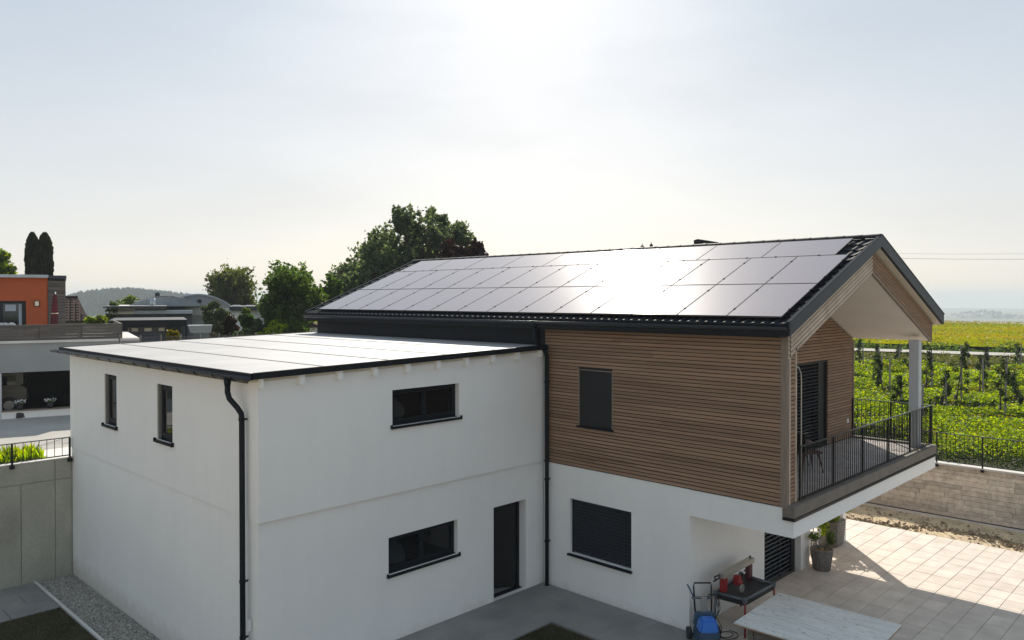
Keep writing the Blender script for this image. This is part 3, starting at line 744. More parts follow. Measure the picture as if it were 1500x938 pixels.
# soffits: underside of both slopes over the balcony, and the overhang
mb = MB()
for s in (-1, 1):
    xe = RX+s*(XE-RX-.02) if s > 0 else 7.88
    P = [(RX, -6.10, 7.50), (xe, -6.10, 7.50-TAN*abs(xe-RX)), (xe, -4.0, 7.50-TAN*abs(xe-RX)), (RX, -4.0, 7.50)]
    mb.hexa(P, [Vector(p)+Vector((0, 0, .03)) for p in P])
mb.build('soffit', 'soffit', hs_)
# cladded gable verge: boards parallel to the slopes
vg = MB()
for s in (-1, 1):
    xe = XE if s > 0 else 7.5
    vg.prism([(RX, -6.095, 7.56), (xe, -6.095, 7.56-TAN*abs(xe-RX)), (xe, -6.095, 8.06-TAN*abs(xe-RX)), (RX, -6.095, 8.06)], (0, .05, 0))
verge = vg.build('verge_cladding', 'dark_room', hs_)
for s in (-1, 1):
    xe = XE if s > 0 else 7.5
    n = 6; z0_, z1_ = 7.50, 8.03; hgt = (z1_-z0_)/n
    for k in range(n):
        a = z0_+k*hgt; b = a+hgt-.02
        P = [(RX+s*.001, -6.135, a), (xe, -6.135, a-TAN*abs(xe-RX)), (xe, -6.135, b-TAN*abs(xe-RX)), (RX+s*.001, -6.135, b)]
        MB().prism(P, (0, .035, 0)).build('board', 'wood_light' if s < 0 else 'wood', verge)
MB().prism([(RX, -6.14, 7.47), (XE, -6.14, 7.47-TAN*(XE-RX)), (XE, -6.14, 7.51-TAN*(XE-RX)), (RX, -6.14, 7.51)], (0, .05, 0)).build('drip_trim', 'wood_post', hs_)
MB().box(XE-.0, XE+.03, -6.14, -6.0, 5.76, 6.28).build('corner_trim', 'wood_post', hs_)
# roof body
roof = MB()
for s in (-1, 1):
    xe = RX+s*EH
    roof.prism([(RX, -6.28, RZ-.05), (xe, -6.28, RZ-.05-TAN*EH), (xe, -6.28, RZ-.24-TAN*EH), (RX, -6.28, RZ-.24)], (0, 16.6, 0))
roofo = roof.build('roof', 'tile', hs_)
under = MB()
for s in (-1, 1):
    E2 = EH-.02 if s > 0 else EH-.36; xe = RX+s*E2
    P = [(RX, -6.27, RZ-.265), (xe, -6.27, RZ-.265-TAN*E2), (xe, 10.3, RZ-.265-TAN*E2), (RX, 10.3, RZ-.265)]
    under.hexa([Vector(p) for p in P], [Vector(p)+Vector((0, 0, .02)) for p in P])
under.build('roof_underside', 'cream', hs_)
# bargeboards (front and back)
for yb in (-6.335, 10.29):
    for s in (-1, 1):
        cut = [.0, .46*EH, EH] if s < 0 else [0, EH]
        for a, b in zip(cut, cut[1:]):
            P = [(RX+s*(a+.002), yb, RZ+.03-TAN*a), (RX+s*(b-.002), yb, RZ+.03-TAN*b), (RX+s*(b-.002), yb, RZ-.235-TAN*b), (RX+s*(a+.002), yb, RZ-.235-TAN*a)]
            MB().prism(P, (0, .045, 0)).build('bargeboard', 'fascia', hs_)
        P = [(RX, yb-.01, RZ+.032), (RX+s*(EH+.03), yb-.01, RZ+.032-TAN*(EH+.03)), (RX+s*(EH+.03), yb-.01, RZ+.046-TAN*(EH+.03)), (RX, yb-.01, RZ+.046)]
        MB().prism(P, (0, .075, 0)).build('verge_flashing', 'verge_metal', hs_)
# tiles
def tile_mesh(wd=.20, ln=.40):
    n = 8; vs = []; f = []
    for (t, dz) in ((0, .0), (ln, .035)):
        for k in range(n+1):
            u = k/n; h = .026*math.sin(math.pi*min(1, u/.6))**1.0 if u < .6 else -.006*math.sin(math.pi*(u-.6)/.4)
            vs.append((t, u*wd, h+dz))
    m = n+1
    for k in range(n): f.append((k, k+1, m+k+1, m+k))
    vs2 = [(ln, (k/n)*wd, vs[m+k][2]-.025) for k in range(m)]; b = len(vs); vs += vs2
    for k in range(n): f.append((m+k, m+k+1, b+k+1, b+k))
    mb = MB(); mb.add(vs, f, False); return mb
cosA = math.cos(math.atan(TAN)); sinA = math.sin(math.atan(TAN))
def roof_frame(s):    # columns: down slope, +Y, normal
    ds = Vector((s*cosA, 0, -sinA)); ny = Vector((0, 1, 0)); nn = Vector((s*sinA, 0, cosA))
    return ds, ny, nn
ds, ny, nn = roof_frame(-1)
tm = tile_mesh().mesh('roof_tile', 'tile')
def put_tile(sl, y, me=tm, name='roof_tile', lift=.0):
    o = bpy.data.objects.new(name, me); COL.objects.link(o)
    p = Vector((RX, y, RZ-.045))+ds*sl+nn*lift
    Mx = Matrix((ds, ny, nn)).transposed().to_4x4(); Mx.translation = p
    o.matrix_world = Mx; o.parent = roofo; o.matrix_parent_inverse = WORLD[roofo.name].inverted(); return o
SLN = EH/cosA
rows = [SLN-.40+.02-.345*k for k in range(14)]
cnt = 0
for r_ in range(2):
    for c_ in range(83): put_tile(rows[r_], -6.27+.20*c_); cnt += 1
for r_ in range(2, 14):
    for c_ in range(5): put_tile(max(rows[r_], .02), -6.27+.20*c_)
mb = MB(); t0 = tile_mesh()
for r_ in range(2, 14):
    for c_ in range(5, 83):
        if 6 < r_ and False: continue
        p = Vector((RX, -6.27+.20*c_, RZ-.045))+ds*max(rows[r_], .02)
        mb.add([p+ds*v[0]+ny*v[1]+nn*v[2] for v in t0.v], t0.f)
mb.build('roof_tile', 'tile', roofo, kind='stuff')
d2, n2, nn2 = roof_frame(1); mb = MB()
for r_ in range(14):
    for c_ in range(83):
        p = Vector((RX, -6.27+.20*c_, RZ-.045))+d2*max(rows[r_], .02)
        mb.add([p+d2*v[0]+n2*v[1]+nn2*v[2] for v in t0.v], t0.f)
mb.build('roof_tile', 'tile', roofo, kind='stuff')
rm = MB(); vs = []
for (t, r_) in ((0, .115), (.42, .095)):
    for k in range(9): a = math.pi*k/8; vs.append((math.cos(a)*r_*1.35, t, math.sin(a)*r_*.8-.03))
rm.add(vs, [(k, k+1, 10+k, 9+k) for k in range(8)]+[tuple(range(9))], False)
rme = rm.mesh('ridge_tile', 'tile')
for k in range(42):
    o = inst('ridge_tile', rme, (RX, -6.31+k*.398, RZ-.01), rot=(.02, 0, 0), parent=roofo)
vent = MB().prism([(RX+.2, -1.55, RZ-.12), (RX+.2, -1.42, RZ-.12), (RX+.2, -1.38, RZ+.17), (RX+.2, -1.5, RZ+.20), (RX+.2, -2.02, RZ+.10), (RX+.2, -2.02, RZ+.06), (RX+.2, -1.55, RZ+.09)], (.2, 0, 0)).build('roof_vent', 'black_metal', roofo)

# solar panels
def panel_mesh(a, b):      # a down slope, b along the ridge
    fr = MB().box(0, a, 0, b, 0, .027).box(0, .009, 0, b, .027, .034).box(a-.009, a, 0, b, .027, .034).box(.009, a-.009, 0, .009, .027, .034).box(.009, a-.009, b-.009, b, .027, .034).mesh('solar_panel', 'panel_frame')
    gl = MB().box(.0095, a-.0095, .0095, b-.0095, .0275, .031).mesh('cells', 'panel_glass')
    return fr, gl
clm = MB().box(-.026, .026, -.014, .014, 0, .012).mesh('clamp', 'clamp_black')
def put_panel(sl, y, a, b, mm):
    for nm, me in (('solar_panel', mm[0]), ('cells', mm[1])):
        o = bpy.data.objects.new(nm, me); COL.objects.link(o)
        Mx = Matrix((ds, ny, nn)).transposed().to_4x4(); Mx.translation = Vector((RX, y, RZ-.045))+ds*sl+nn*.075
        o.matrix_world = Mx
        if nm == 'solar_panel': o.parent = hs_; o.matrix_parent_inverse = WORLD[hs_.name].inverted(); base = o; BM = Mx.copy()
        else: o.parent = base; o.matrix_parent_inverse = BM.inverted()
    return base, BM
pp = panel_mesh(1.716, 1.122); pl = panel_mesh(1.122, 1.712)
def clamps(base, BM, pts):
    for (u, v) in pts:
        o = bpy.data.objects.new('clamp', clm); COL.objects.link(o); o.matrix_world = BM @ Matrix.Translation((u, v, .03)); o.parent = base; o.matrix_parent_inverse = BM.inverted()
for r_, sl in enumerate((1.375, 3.115)):
    for c_ in range(14):
        b_, BM = put_panel(sl, -6.10+c_*1.134, 1.716, 1.122, pp); clamps(b_, BM, [(.35, -.006), (1.37, -.006)])
for c_ in range(9):
    b_, BM = put_panel(.235, -5.80+c_*1.722, 1.122, 1.712, pl); clamps(b_, BM, [(1.128, .35), (1.128, 1.36)])

# gutters
ze = RZ-TAN*EH
g1 = gutter([(RX-EH-.03, -6.30, ze-.08), (RX-EH-.03, 10.3, ze-.09)], .08, hs_)
g2 = gutter([(RX+EH+.03, 10.3, ze-.09), (RX+EH+.03, -6.30, ze-.08)], .08, hs_)
MB().box(RX-EH-.012, RX-EH+.03, -6.3, 10.3, ze-.24, ze-.03).build('eave_board', 'anthracite', hs_)
MB().box(RX+EH-.03, RX+EH+.012, -6.3, 10.3, ze-.24, ze-.03).build('eave_board', 'anthracite', hs_)
MB().box(RX-EH+.03, 7.56, -6.1, 10.2, ze-.27, ze-.245).build('eave_soffit', 'anthracite', hs_)
MB().box(16.06, RX+EH-.03, -6.1, 10.2, ze-.27, ze-.245).build('eave_soffit', 'cream', hs_)
dp2 = MB().tube([(7.11, -.02, 6.37), (7.11, -.02, 6.22)], [.085, .055], 12).tube([(7.11, -.02, 6.22), (7.11, -.03, 5.98), (7.18, -.07, 5.82), (7.34, -.13, 5.68), (7.40, -.14, 5.52), (7.405, -.14, 3), (7.405, -.14, .0)], .05, 12).build('downpipe', 'anthracite', hs_)
for z in (4.9, 2.55, 1.05): MB().tube([(7.405, -.14, z), (7.405, -.14, z+.04)], .062, 12).box(7.405, 7.52, -.15, -.13, z, z+.03).build('pipe_clamp', 'anthracite', dp2)
# shuttered windows
def shutter_x(par, y0, y1, z0, z1, xf, reveal):
    """external venetian blind filling an opening in a wall facing -X"""
    wn = wall('x', xf+.05, xf+.11, y0, y1, z0, z1, [(y0+.06, y1-.06, z0+.06, z1-.06)]).build('window', 'anthracite', par)
    MB().box(xf+.07, xf+.09, y0+.06, y1-.06, z0+.06, z1-.06).build('pane', 'glass_dark', wn)
    MB().box(xf-.03, xf+.03, y0+.002, y0+.03, z0, z1).box(xf-.03, xf+.03, y1-.03, y1-.002, z0, z1).build('guide_rail', 'black_metal', wn)
    me = MB().prism([(-.012, 0, .0), (-.018, 0, .068), (-.010, 0, .070), (-.004, 0, .002)], (0, 1, 0)).mesh('slat', 'slat_dark')
    z = z0+.02
    while z < z1-.05:
        inst('slat', me, (xf, y0+.031, z), (1, y1-y0-.062, 1), parent=wn); z += .078
    if reveal:
        MB().box(7.50, xf+.05, y1-.02, y1, z0, z1).box(7.50, xf+.05, y0, y0+.02, z0, z1).box(7.50, xf+.05, y0+.02, y1-.02, z1-.02, z1).build('lining', 'wood_post', wn)
    MB().box(7.45, xf+.04, y0-.03, y1+.03, z0-.045, z0-.002).build('sill', 'anthracite', wn)
shutter_x(hs_, *WWn, 7.60, True)
shutter_x(hs_, *SW, 7.64, False)
def shutter_y(par, x0, x1, z0, z1, yf, rails):
    wn = wall('y', yf+.05, yf+.11, x0, x1, z0, z1, [(x0+.07, x1-.07, z0+.07, z1-.07)]).build('patio_door', 'anthracite', par)
    MB().box(x0+.07, x1-.07, yf+.07, yf+.09, z0+.07, z1-.07).build('pane', 'glass_dark', wn)
    for r_ in rails: MB().box(r_-.015, r_+.015, yf-.035, yf+.03, z0, z1).build('guide_rail', 'black_metal', wn)
    me = MB().prism([(0, -.005, .0), (0, -.045, .050), (0, -.040, .058), (0, .004, .008)], (1, 0, 0)).mesh('slat', 'steel' if z0 < 1 else 'slat_dark')
    z = z0+.02
    while z < z1-.05:
        inst('slat', me, (x0+.03, yf, z), (x1-x0-.06, 1, 1), parent=wn); z += .105 if z0 < 1 else .09
    return wn
shutter_y(hs_, 10.87, 12.68, 0, 2.40, -3.86, (10.885, 11.9, 12.45))
MB().box(12.47, 12.679, -3.93, -3.82, 0, 2.4).build('door_jamb', 'black_metal', hs_)
shutter_y(hs_, DRB[0], DRB[1]-.42, DRB[2], DRB[3], -4.0, (DRB[0]+.02, DRB[1]-.44))
MB().box(DRB[1]-.42, DRB[1]-.0, -4.03, -3.9, DRB[2], DRB[3]).build('door_post', 'black_metal', hs_)
MB().box(DRB[0], DRB[1], -4.105, -4.0, DRB[3]-.03, DRB[3]).box(DRB[0], DRB[1], -4.105, -4.0, 2.96, 3.02).build('door_surround', 'black_metal', hs_)
MB().box(15.60, 15.70, -4.125, -4.10, 3.42, 3.54).build('socket', 'white_metal', hs_)
# balcony
MB().box(7.5, 16.13, -6.26, -6.02, 2.79, 3.02).build('edge_beam', 'beam', hs_, bevel=.006)
MB().box(15.93, 16.13, -6.02, -4.0, 2.79, 3.02).build('edge_beam', 'beam', hs_, bevel=.006)
MB().box(7.48, 16.15, -6.275, -6.03, 2.735, 2.785).build('drip_flashing', 'black_metal', hs_)
dk = MB().box(7.87, 15.93, -6.02, -4.08, 2.9, 2.955).build('balcony_floor', 'joint', hs_)
deckm = MB().box(0, 1, 0, 1, 0, 1).mesh('deck_tile', 'deck')
for i in range(20):
    for j in range(5):
        inst('deck_tile', deckm, (7.88+i*.4025, -6.015+j*.385, 2.956), (.392, .375, .02+random.uniform(0, .002)), parent=dk)
MB().box(15.55, 15.80, -5.98, -5.74, 2.98, 5.82).build('column', 'light_wall', hs_, bevel=.006)
MB().tube([(15.98, -6.05, 5.75), (16.05, -6.1, 5.66), (16.1, -6.13, 5.56), (16.11, -6.13, 5.3)], .012, 6).build('cable', 'black_rubber', hs_)
MB().tube([(7.87, -6.1, 5.62), (7.95, -6.13, 5.60), (8.03, -6.14, 5.48), (8.05, -6.14, 5.3), (8.05, -6.14, 4.1), (8.05, -6.14, 3.3)], .013, 6).build('cable', 'galv', hs_)
br1 = railing('balcony_railing', (7.93, -6.17, 0), (15.93, -6.17, 0), 3.06, 4.09, 70, 'black metal balcony railing along the open gable end of the wood-clad house', [0, .2, .4, .6, .79, 1.0], post_r=.018)
br2 = railing('balcony_railing', (16.0, -6.17, 0), (16.0, -4.12, 0), 3.06, 4.08, 17, 'short black metal balcony railing on the far side, between white column and wood wall', [0, .5, 1.0], post_r=.02)
# ================================================================== BALCONY FURNITURE
def chair(loc, rz_, label):
    t = thing('chair', loc, label, 'chair'); L = Vector(loc); c, s = math.cos(rz_), math.sin(rz_)
    T = lambda x, y, z: L+Vector((x*c-y*s, x*s+y*c, z))
    for sx in (-1, 1):
        for sy in (-1, 1):
            MB().tube([T(sx*.17, sy*.17, .43), T(sx*.24, sy*.25, 0)], [.024, .014], 8).build('leg', 'dark_wood', t)
    MB().hexa([T(-.23,-.23,.42), T(.23,-.23,.42), T(.25,.23,.42), T(-.25,.23,.42)], [T(-.23,-.23,.47), T(.23,-.23,.47), T(.25,.23,.46), T(-.25,.23,.46)]).build('seat', 'dark_wood', t, bevel=.01)
    mb = MB(); n = 8
    pts = []
    for k in range(n+1):
        a = -1+2*k/n; pts.append(T(a*.25, .23-.07*a*a+.0, 0))
    vs = []
    for p in pts: vs += [p+Vector((0, 0, .45)), p+Vector((0, 0, .88))]
    off = T(0, .03, 0)-T(0, 0, 0)
    vs += [v+off for v in vs]; m = 2*(n+1); f = []
    for k in range(n): f += [(2*k, 2*k+2, 2*k+3, 2*k+1), (m+2*k, m+2*k+1, m+2*k+3, m+2*k+2), (2*k+1, 2*k+3, m+2*k+3, m+2*k+1), (2*k, m+2*k, m+2*k+2, 2*k+2)]
    f += [(0, 1, m+1, m), (2*n, m+2*n, m+2*n+1, 2*n+1)]
    mb.add(vs, f).build('backrest', 'black_rubber', t)
    return t
chair((10.85, -5.05, 2.978), 0.9, 'dark wooden chair with black shell back standing by the balcony door')
t = thing('side_table', (11.4, -4.55, 2.978), 'small dark wooden table beside the chair on the balcony', 'table')
MB().lathe((11.4, -4.55, 2.978), [(0, .53), (.34, .53), (.35, .545), (.34, .56), (0, .56)], 20).build('tabletop', 'dark_wood', t)
for k in range(3): MB().tube([(11.4+.2*math.cos(k*2.09+.4), -4.55+.2*math.sin(k*2.09+.4), 3.51), (11.4+.3*math.cos(k*2.09+.4), -4.55+.3*math.sin(k*2.09+.4), 2.978)], [.022, .014], 8).build('leg', 'dark_wood', t)
# ================================================================== TERRACE OBJECTS
def plants(rng, c, r, n, size): return leafset(rng, c, r, n, size)
rg = np.random.default_rng(77)
# bucket planter
pt = thing('potted_plant', (13.12, -4.44, 0), 'sparse plant in a round grey wicker bucket beside the white pier', 'planter')
bc = (13.12, -4.44, 0)
pot = MB().lathe(bc, [(0, .0), (.19, .0), (.2, .02), (.265, .5), (.275, .51), (.275, .53), (.25, .53), (.24, .48), (0, .48)], 24).build('pot', 'wicker', pt)
for k in range(26):
    a = 6.283*k/26; MB().tube([(bc[0]+.2*math.cos(a), bc[1]+.2*math.sin(a), .01), (bc[0]+.27*math.cos(a), bc[1]+.27*math.sin(a), .52)], .013, 5).build('wicker_stake', 'wicker', pot)
MB().tube([(bc[0]+.27*math.cos(k*.5236), bc[1]+.27*math.sin(k*.5236), .53) for k in range(13)], .018, 6, cap=False).build('rim', 'wicker', pot)
MB().lathe(bc, [(0, .49), (.235, .485)], 16).build('soil', 'soil', pot)
mb = MB(); C_ = []; 
for k in range(9):
    a = rg.uniform(0, 6.28); e = Vector((bc[0]+.22*math.cos(a), bc[1]+.22*math.sin(a), .5+rg.uniform(.2, .42))); mb.tube([(bc[0]+.05*math.cos(a), bc[1]+.05*math.sin(a), .48), e], .006, 4); C_.append(tuple(e))
mb.build('stem', 'bark', pt)
P, A, B = leafset(rg, C_, [(.11, .11, .09)]*9, [38]*9, .035); quads('foliage', P, A, B, 'leaf_mid', pt)
# tall basket with bright shrub
pt = thing('potted_plant', (15.33, -3.8, 0), 'leafy bright green shrub in a tall square wicker basket under the balcony corner', 'planter')
x0, x1, y0, y1 = 15.02, 15.64, -4.08, -3.5
pot = MB().hexa([(x0+.04,y0+.04,0),(x1-.04,y0+.04,0),(x1-.04,y1-.04,0),(x0+.04,y1-.04,0)], [(x0,y0,.72),(x1,y0,.72),(x1,y1,.72),(x0,y1,.72)]).build('basket', 'wicker', pt, bevel=.03)
for k in range(10):
    z = .05+k*.07; e = .04*(1-z/.72)+.0
    MB().tube([(x0+e,y0+e,z), (x1-e,y0+e,z), (x1-e,y1-e,z), (x0+e,y1-e,z), (x0+e,y0+e,z)], .014, 5).build('wicker_band', 'wicker', pot)
MB().tube([(15.33, -3.8, .7), (15.3, -3.8, 1.2)], .015, 5).tube([(15.33, -3.8, .7), (15.5, -3.9, 1.1)], .012, 5).tube([(15.33, -3.8, .7), (15.15, -3.7, 1.1)], .012, 5).build('stem', 'bark', pt)
C_ = [(15.30+rg.normal(0, .2), -3.8+rg.normal(0, .18), .98+rg.uniform(-.2, .22)) for k in range(16)]
P, A, B = leafset(rg, C_, [(.15, .15, .13)]*16, [95]*16, .035); quads('foliage', P, A, B, 'leaf_bright', pt)
# second shrub behind bucket
pt = thing('potted_plant', (14.5, -3.62, 0), 'bushy yellow green shrub in a low grey pot between bucket and square basket', 'planter')
MB().lathe((14.5, -3.62, 0), [(0, 0), (.2, 0), (.26, .42), (.23, .42), (0, .4)], 20).build('pot', 'wicker', pt)
MB().tube([(14.5, -3.62, .4), (14.52, -3.66, .9)], .014, 5).build('stem', 'bark', pt)
C_ = [(14.5+rg.normal(0, .17), -3.64+rg.normal(0, .15), .82+rg.uniform(-.3, .25)) for k in range(14)]
P, A, B = leafset(rg, C_, [(.14, .14, .12)]*14, [85]*14, .035); quads('foliage', P, A, B, 'leaf_bright', pt)
# white metal stand
t = thing('plant_stand', (13.75, -3.9, 0), 'thin white metal hoop stand half hidden behind the wicker bucket', 'stand')
MB().tube([(13.75+.24*math.cos(k*.5236), -3.9+.24*math.sin(k*.5236), .78) for k in range(13)], .014, 6, cap=False).build('ring', 'white_metal', t)
MB().tube([(13.75+.17*math.cos(k*.5236), -3.9+.17*math.sin(k*.5236), .40) for k in range(13)], .010, 6, cap=False).build('ring', 'white_metal', t)
for k in range(4):
    a = k*1.571+.6; MB().tube([(13.75+.24*math.cos(a), -3.9+.24*math.sin(a), .78), (13.75+.15*math.cos(a), -3.9+.15*math.sin(a), .4), (13.75+.22*math.cos(a), -3.9+.22*math.sin(a), 0)], .010, 6).build('leg', 'white_metal', t)
# table: marble slab on a slatted wooden crate
t = thing('table', (7.9, -6.5, 0), 'low table with pale veined stone top resting on a brown slatted crate', 'table')
TL = [Vector((6.93, -5.33, .75)), Vector((8.97, -5.26, .75)), Vector((9.03, -7.66, .75)), Vector((7.0, -7.73, .75))]
MB().hexa([p-Vector((0,0,.03)) for p in TL], TL).build('stone_top', 'marble', t, bevel=.003)
MB().hexa([p-Vector((0,0,.055)) for p in TL], [p-Vector((0,0,.031)) for p in TL]).build('wooden_sheet', 'wood', t)
crate = MB().box(7.2, 8.8, -7.5, -5.52, .0, .69).build('crate', 'wood_post', t)
for k in range(6):
    z = .02+k*.112
    for b_ in ((7.18, 7.2, -7.5, -5.62), (8.8, 8.82, -7.5, -5.62)): MB().box(*b_, z, z+.095).build('slat', 'beam', crate)
    MB().box(7.3, 8.7, -5.52, -5.50, z, z+.095).build('slat', 'beam', crate)
for x in (7.17, 8.75): MB().box(x, x+.08, -5.60, -5.49, 0, .692).build('corner_post', 'beam', crate)
# tile saw
t = thing('tile_saw', (8.7, -4.6, 0), 'red and grey tile saw on folding red legs against the white wall', 'saw')
A_, B_, C2, D_ = Vector((8.02, -4.32, .76)), Vector((8.06, -4.97, .76)), Vector((9.32, -4.98, .76)), Vector((9.42, -4.16, .76))
for nm, p, q in (('frame_rail', A_, B_), ('frame_rail', B_, C2), ('frame_rail', C2, D_), ('frame_rail', D_, A_)):
    MB().tube([p, q], .028, 4).build(nm, 'steel', t)
for p in (A_, B_, C2, D_): MB().box(p.x-.035, p.x+.035, p.y-.035, p.y+.035, p.z-.06, p.z+.04).build('corner_bracket', 'steel', t)
cc_ = (A_+B_+C2+D_)/4
for p in (A_, B_, C2, D_):
    q = p+(p-cc_)*.06
    MB().tube([p, Vector((q.x, q.y, 0))], .022, 8).build('leg', 'red_paint', t)
MB().hexa([A_-Vector((0,0,.12)), B_-Vector((0,0,.12)), C2-Vector((0,0,.12)), D_-Vector((0,0,.12))], [A_-Vector((0,0,.03)), B_-Vector((0,0,.03)), C2-Vector((0,0,.03)), D_-Vector((0,0,.03))]).build('water_tray', 'black_rubber', t)
MB().box(8.10, 8.26, -4.48, -4.36, .76, 1.055).build('end_stand', 'red_paint', t, bevel=.02)
MB().box(9.26, 9.42, -4.44, -4.34, .70, 1.055).build('end_stand', 'red_dark', t, bevel=.01)
MB().hexa([(8.08,-4.49,1.06),(9.5,-4.45,1.06),(9.5,-4.31,1.06),(8.08,-4.35,1.06)], [(8.08,-4.49,1.17),(9.5,-4.45,1.17),(9.5,-4.31,1.17),(8.08,-4.35,1.17)]).build('guide_beam', 'galv', t, bevel=.008)
MB().tube([(9.42, -4.38, 1.17), (9.42, -4.38, 1.22)], .018, 8).build('stop_pin', 'black_rubber', t)
mt = MB().tube([(8.50, -4.66, .93), (8.50, -4.48, .93)], .055, 14).box(8.45, 8.56, -4.62, -4.50, .86, 1.055).build('motor', 'red_paint', t)
MB().tube([(8.47, -4.70, .82), (8.47, -4.67, .82)], .085, 18).build('blade_guard', 'galv', t)
MB().tube([(8.72, -4.60, 1.10), (8.68, -4.66, 1.16), (8.58, -4.68, 1.16)], .014, 6).build('handle', 'black_rubber', t)
MB().tube([(8.06, -4.3, 1.0), (7.98, -4.32, 1.1), (8.02, -4.4, 1.14), (8.1, -4.36, 1.05), (8.0, -4.28, .98)], .018, 6).build('cable_coil', 'black_rubber', t)
MB().tube([(8.02, -4.34, .74), (7.93, -4.36, .5), (7.86, -4.4, .22), (7.9, -4.5, .015)], .03, 8).build('support_foot', 'steel', t)
# pressure washer
t = thing('pressure_washer', (7.42, -4.35, 0), 'blue pressure washer with black handle and coiled hose beside the saw', 'pressure washer')
W0 = Vector((7.30, -4.50, 0)); c, s = math.cos(-.78), math.sin(-.78)
def WT(x, y, z): x *= 1.4; y *= 1.4; return W0+Vector((x*c-y*s, x*s+y*c, z*1.12))
def wbox(x0, x1, y0, y1, z0, z1, ins=0): return MB().hexa([WT(x0,y0,z0), WT(x1,y0,z0), WT(x1,y1,z0), WT(x0,y1,z0)], [WT(x0+ins,y0+ins,z1), WT(x1-ins,y0+ins,z1), WT(x1-ins,y1-ins,z1), WT(x0+ins,y1-ins,z1)])
wbox(-.17, .17, -.24, .10, .06, .30, .02).build('base', 'navy_plastic', t, bevel=.03)
wbox(-.145, .145, -.245, .0, .27, .50, .04).build('cover', 'blue_plastic', t, bevel=.035)
wbox(-.16, .16, .0, .13, .28, .52, .03).build('rear_housing', 'navy_plastic', t, bevel=.025)
MB().tube([WT(-.15, -.27, .14), WT(.15, -.27, .14)], .05, 12).build('pump_cylinder', 'galv', t)
for sx in (-1, 1):
    wh = MB().tube([WT(sx*.18, .10, .12), WT(sx*.235, .10, .12)], .12, 18).build('wheel', 'black_rubber', t)
    MB().tube([WT(sx*.236, .10, .12), WT(sx*.242, .10, .12)], .055, 12).build('hub', 'navy_plastic', wh)
MB().tube([WT(-.12, .10, .5), WT(-.13, .15, .92), WT(-.12, .15, 1.0), WT(.12, .15, 1.0), WT(.13, .15, .92), WT(.12, .10, .5)], .018, 8).build('handle', 'black_rubber', t)
MB().tube([WT(-.16, .13, .74), WT(.14, .13, .74)], .028, 8).build('hose_hook', 'steel', t)
wbox(-.035, .045, .06, .12, .5, .76).build('hose_reel', 'galv', t)
MB().tube([WT(-.12, .12, .72), WT(-.22, .16, .97)], .016, 6).build('spray_gun', 'navy_plastic', t)
hp_ = []
for k in range(70):
    u = k/69
    if u < .62:
        a = u/.62*3*6.283; r_ = .20+.03*math.sin(k*.9); hp_.append(WT(.12+r_*.55*math.cos(a)+.03*math.sin(k), .13+.02*math.cos(k*.7), .55+r_*1.35*math.sin(a)))
    else:
        v = (u-.62)/.38; a = v*2*6.283+.6; r_ = .10+.10*v; hp_.append(Vector((7.85+.02*v+r_*1.3*math.cos(a), -4.62-.1*v+r_*math.sin(a), .014+.012*math.sin(k*1.3)**2)))
def smooth(pts, n=3):
    for _ in range(n): pts = [pts[0]]+[(pts[i-1]+pts[i]*2+pts[i+1])/4 for i in range(1, len(pts)-1)]+[pts[-1]]
    return pts
MB().tube(smooth(hp_, 1), .008, 6).build('hose', 'black_rubber', t)
# ================================================================== TREES
def tree(name, label, base, crown_c, crown_r, nb, per, leaf, m, trunk_r=.25, seed=1, group=None, cat='tree', clump=.30, shape=None, limbs=True, fill=.35, extra=None, bark='bark'):
    g = np.random.default_rng(seed); base = Vector(base); cc = np.array(crown_c, float); cr = np.array(crown_r, float)
    t = thing(name, base, label, cat, group)
    C_ = []; Rr = []; per_ = []
    for k in range(nb):
        d = rdir(g, 1)[0]; rad = (.55+.45*g.random()) if g.random() > fill else g.random()*.6
        p = d*rad
        if shape: p = shape(p, g)
        C_.append(cc+p*cr); q = clump*g.uniform(.55, 1.25); Rr.append(cr.mean()*q*np.array([1, 1, .8])); per_.append(int(per*g.uniform(.6, 1.3)))
    if extra:
        for e in extra: C_.append(np.array(e[0])); Rr.append(np.array(e[1])); per_.append(e[2])
    mb = MB(); top = Vector(cc+np.array([0, 0, .25])*cr)
    mid = (base+top)/2+Vector((g.normal(0, .1), g.normal(0, .1), 0))
    mb.tube([base, mid, top], [trunk_r, trunk_r*.7, trunk_r*.25], 9)
    tr_ = mb.build('trunk', bark, t)
    if limbs:
        mb = MB()
        for k in range(0, len(C_), 2):
            f = g.uniform(.35, .95); s0 = base.lerp(top, f); e = Vector(C_[k])
            if e.z < s0.z-cr[2]*.4: continue
            mb.tube([s0, (s0+e)/2+Vector((0, 0, -.04*cr[2])), e], [trunk_r*.35, trunk_r*.2, trunk_r*.06], 5)
        mb.build('limbs', bark, t)
    P, A, B = leafset(g, C_, Rr, per_, leaf, soft=True)
    quads('crown', P, A, B, m, t)
    return t
def crown_px(px, pt, pb, wpx, dist):      # centre and radii of a crown seen at those pixels
    c = at(px, (pt+pb)/2, dist); k = dist/math.hypot(ray(px, 440).x, ray(px, 440).y)*1.0/CF
    return c, (wpx/2*k, wpx/2*k, (pb-pt)/2*k), k
GZ = 2.0
def tree_px(name, label, px, pt, pb, wpx, dist, nb, per, leaf, m, **k):
    c, r, s = crown_px(px, pt, pb, wpx, dist)
    return tree(name, label, (c.x, c.y, terrain_z(c.x, c.y)), c, r, nb, per, leaf, m, **k)
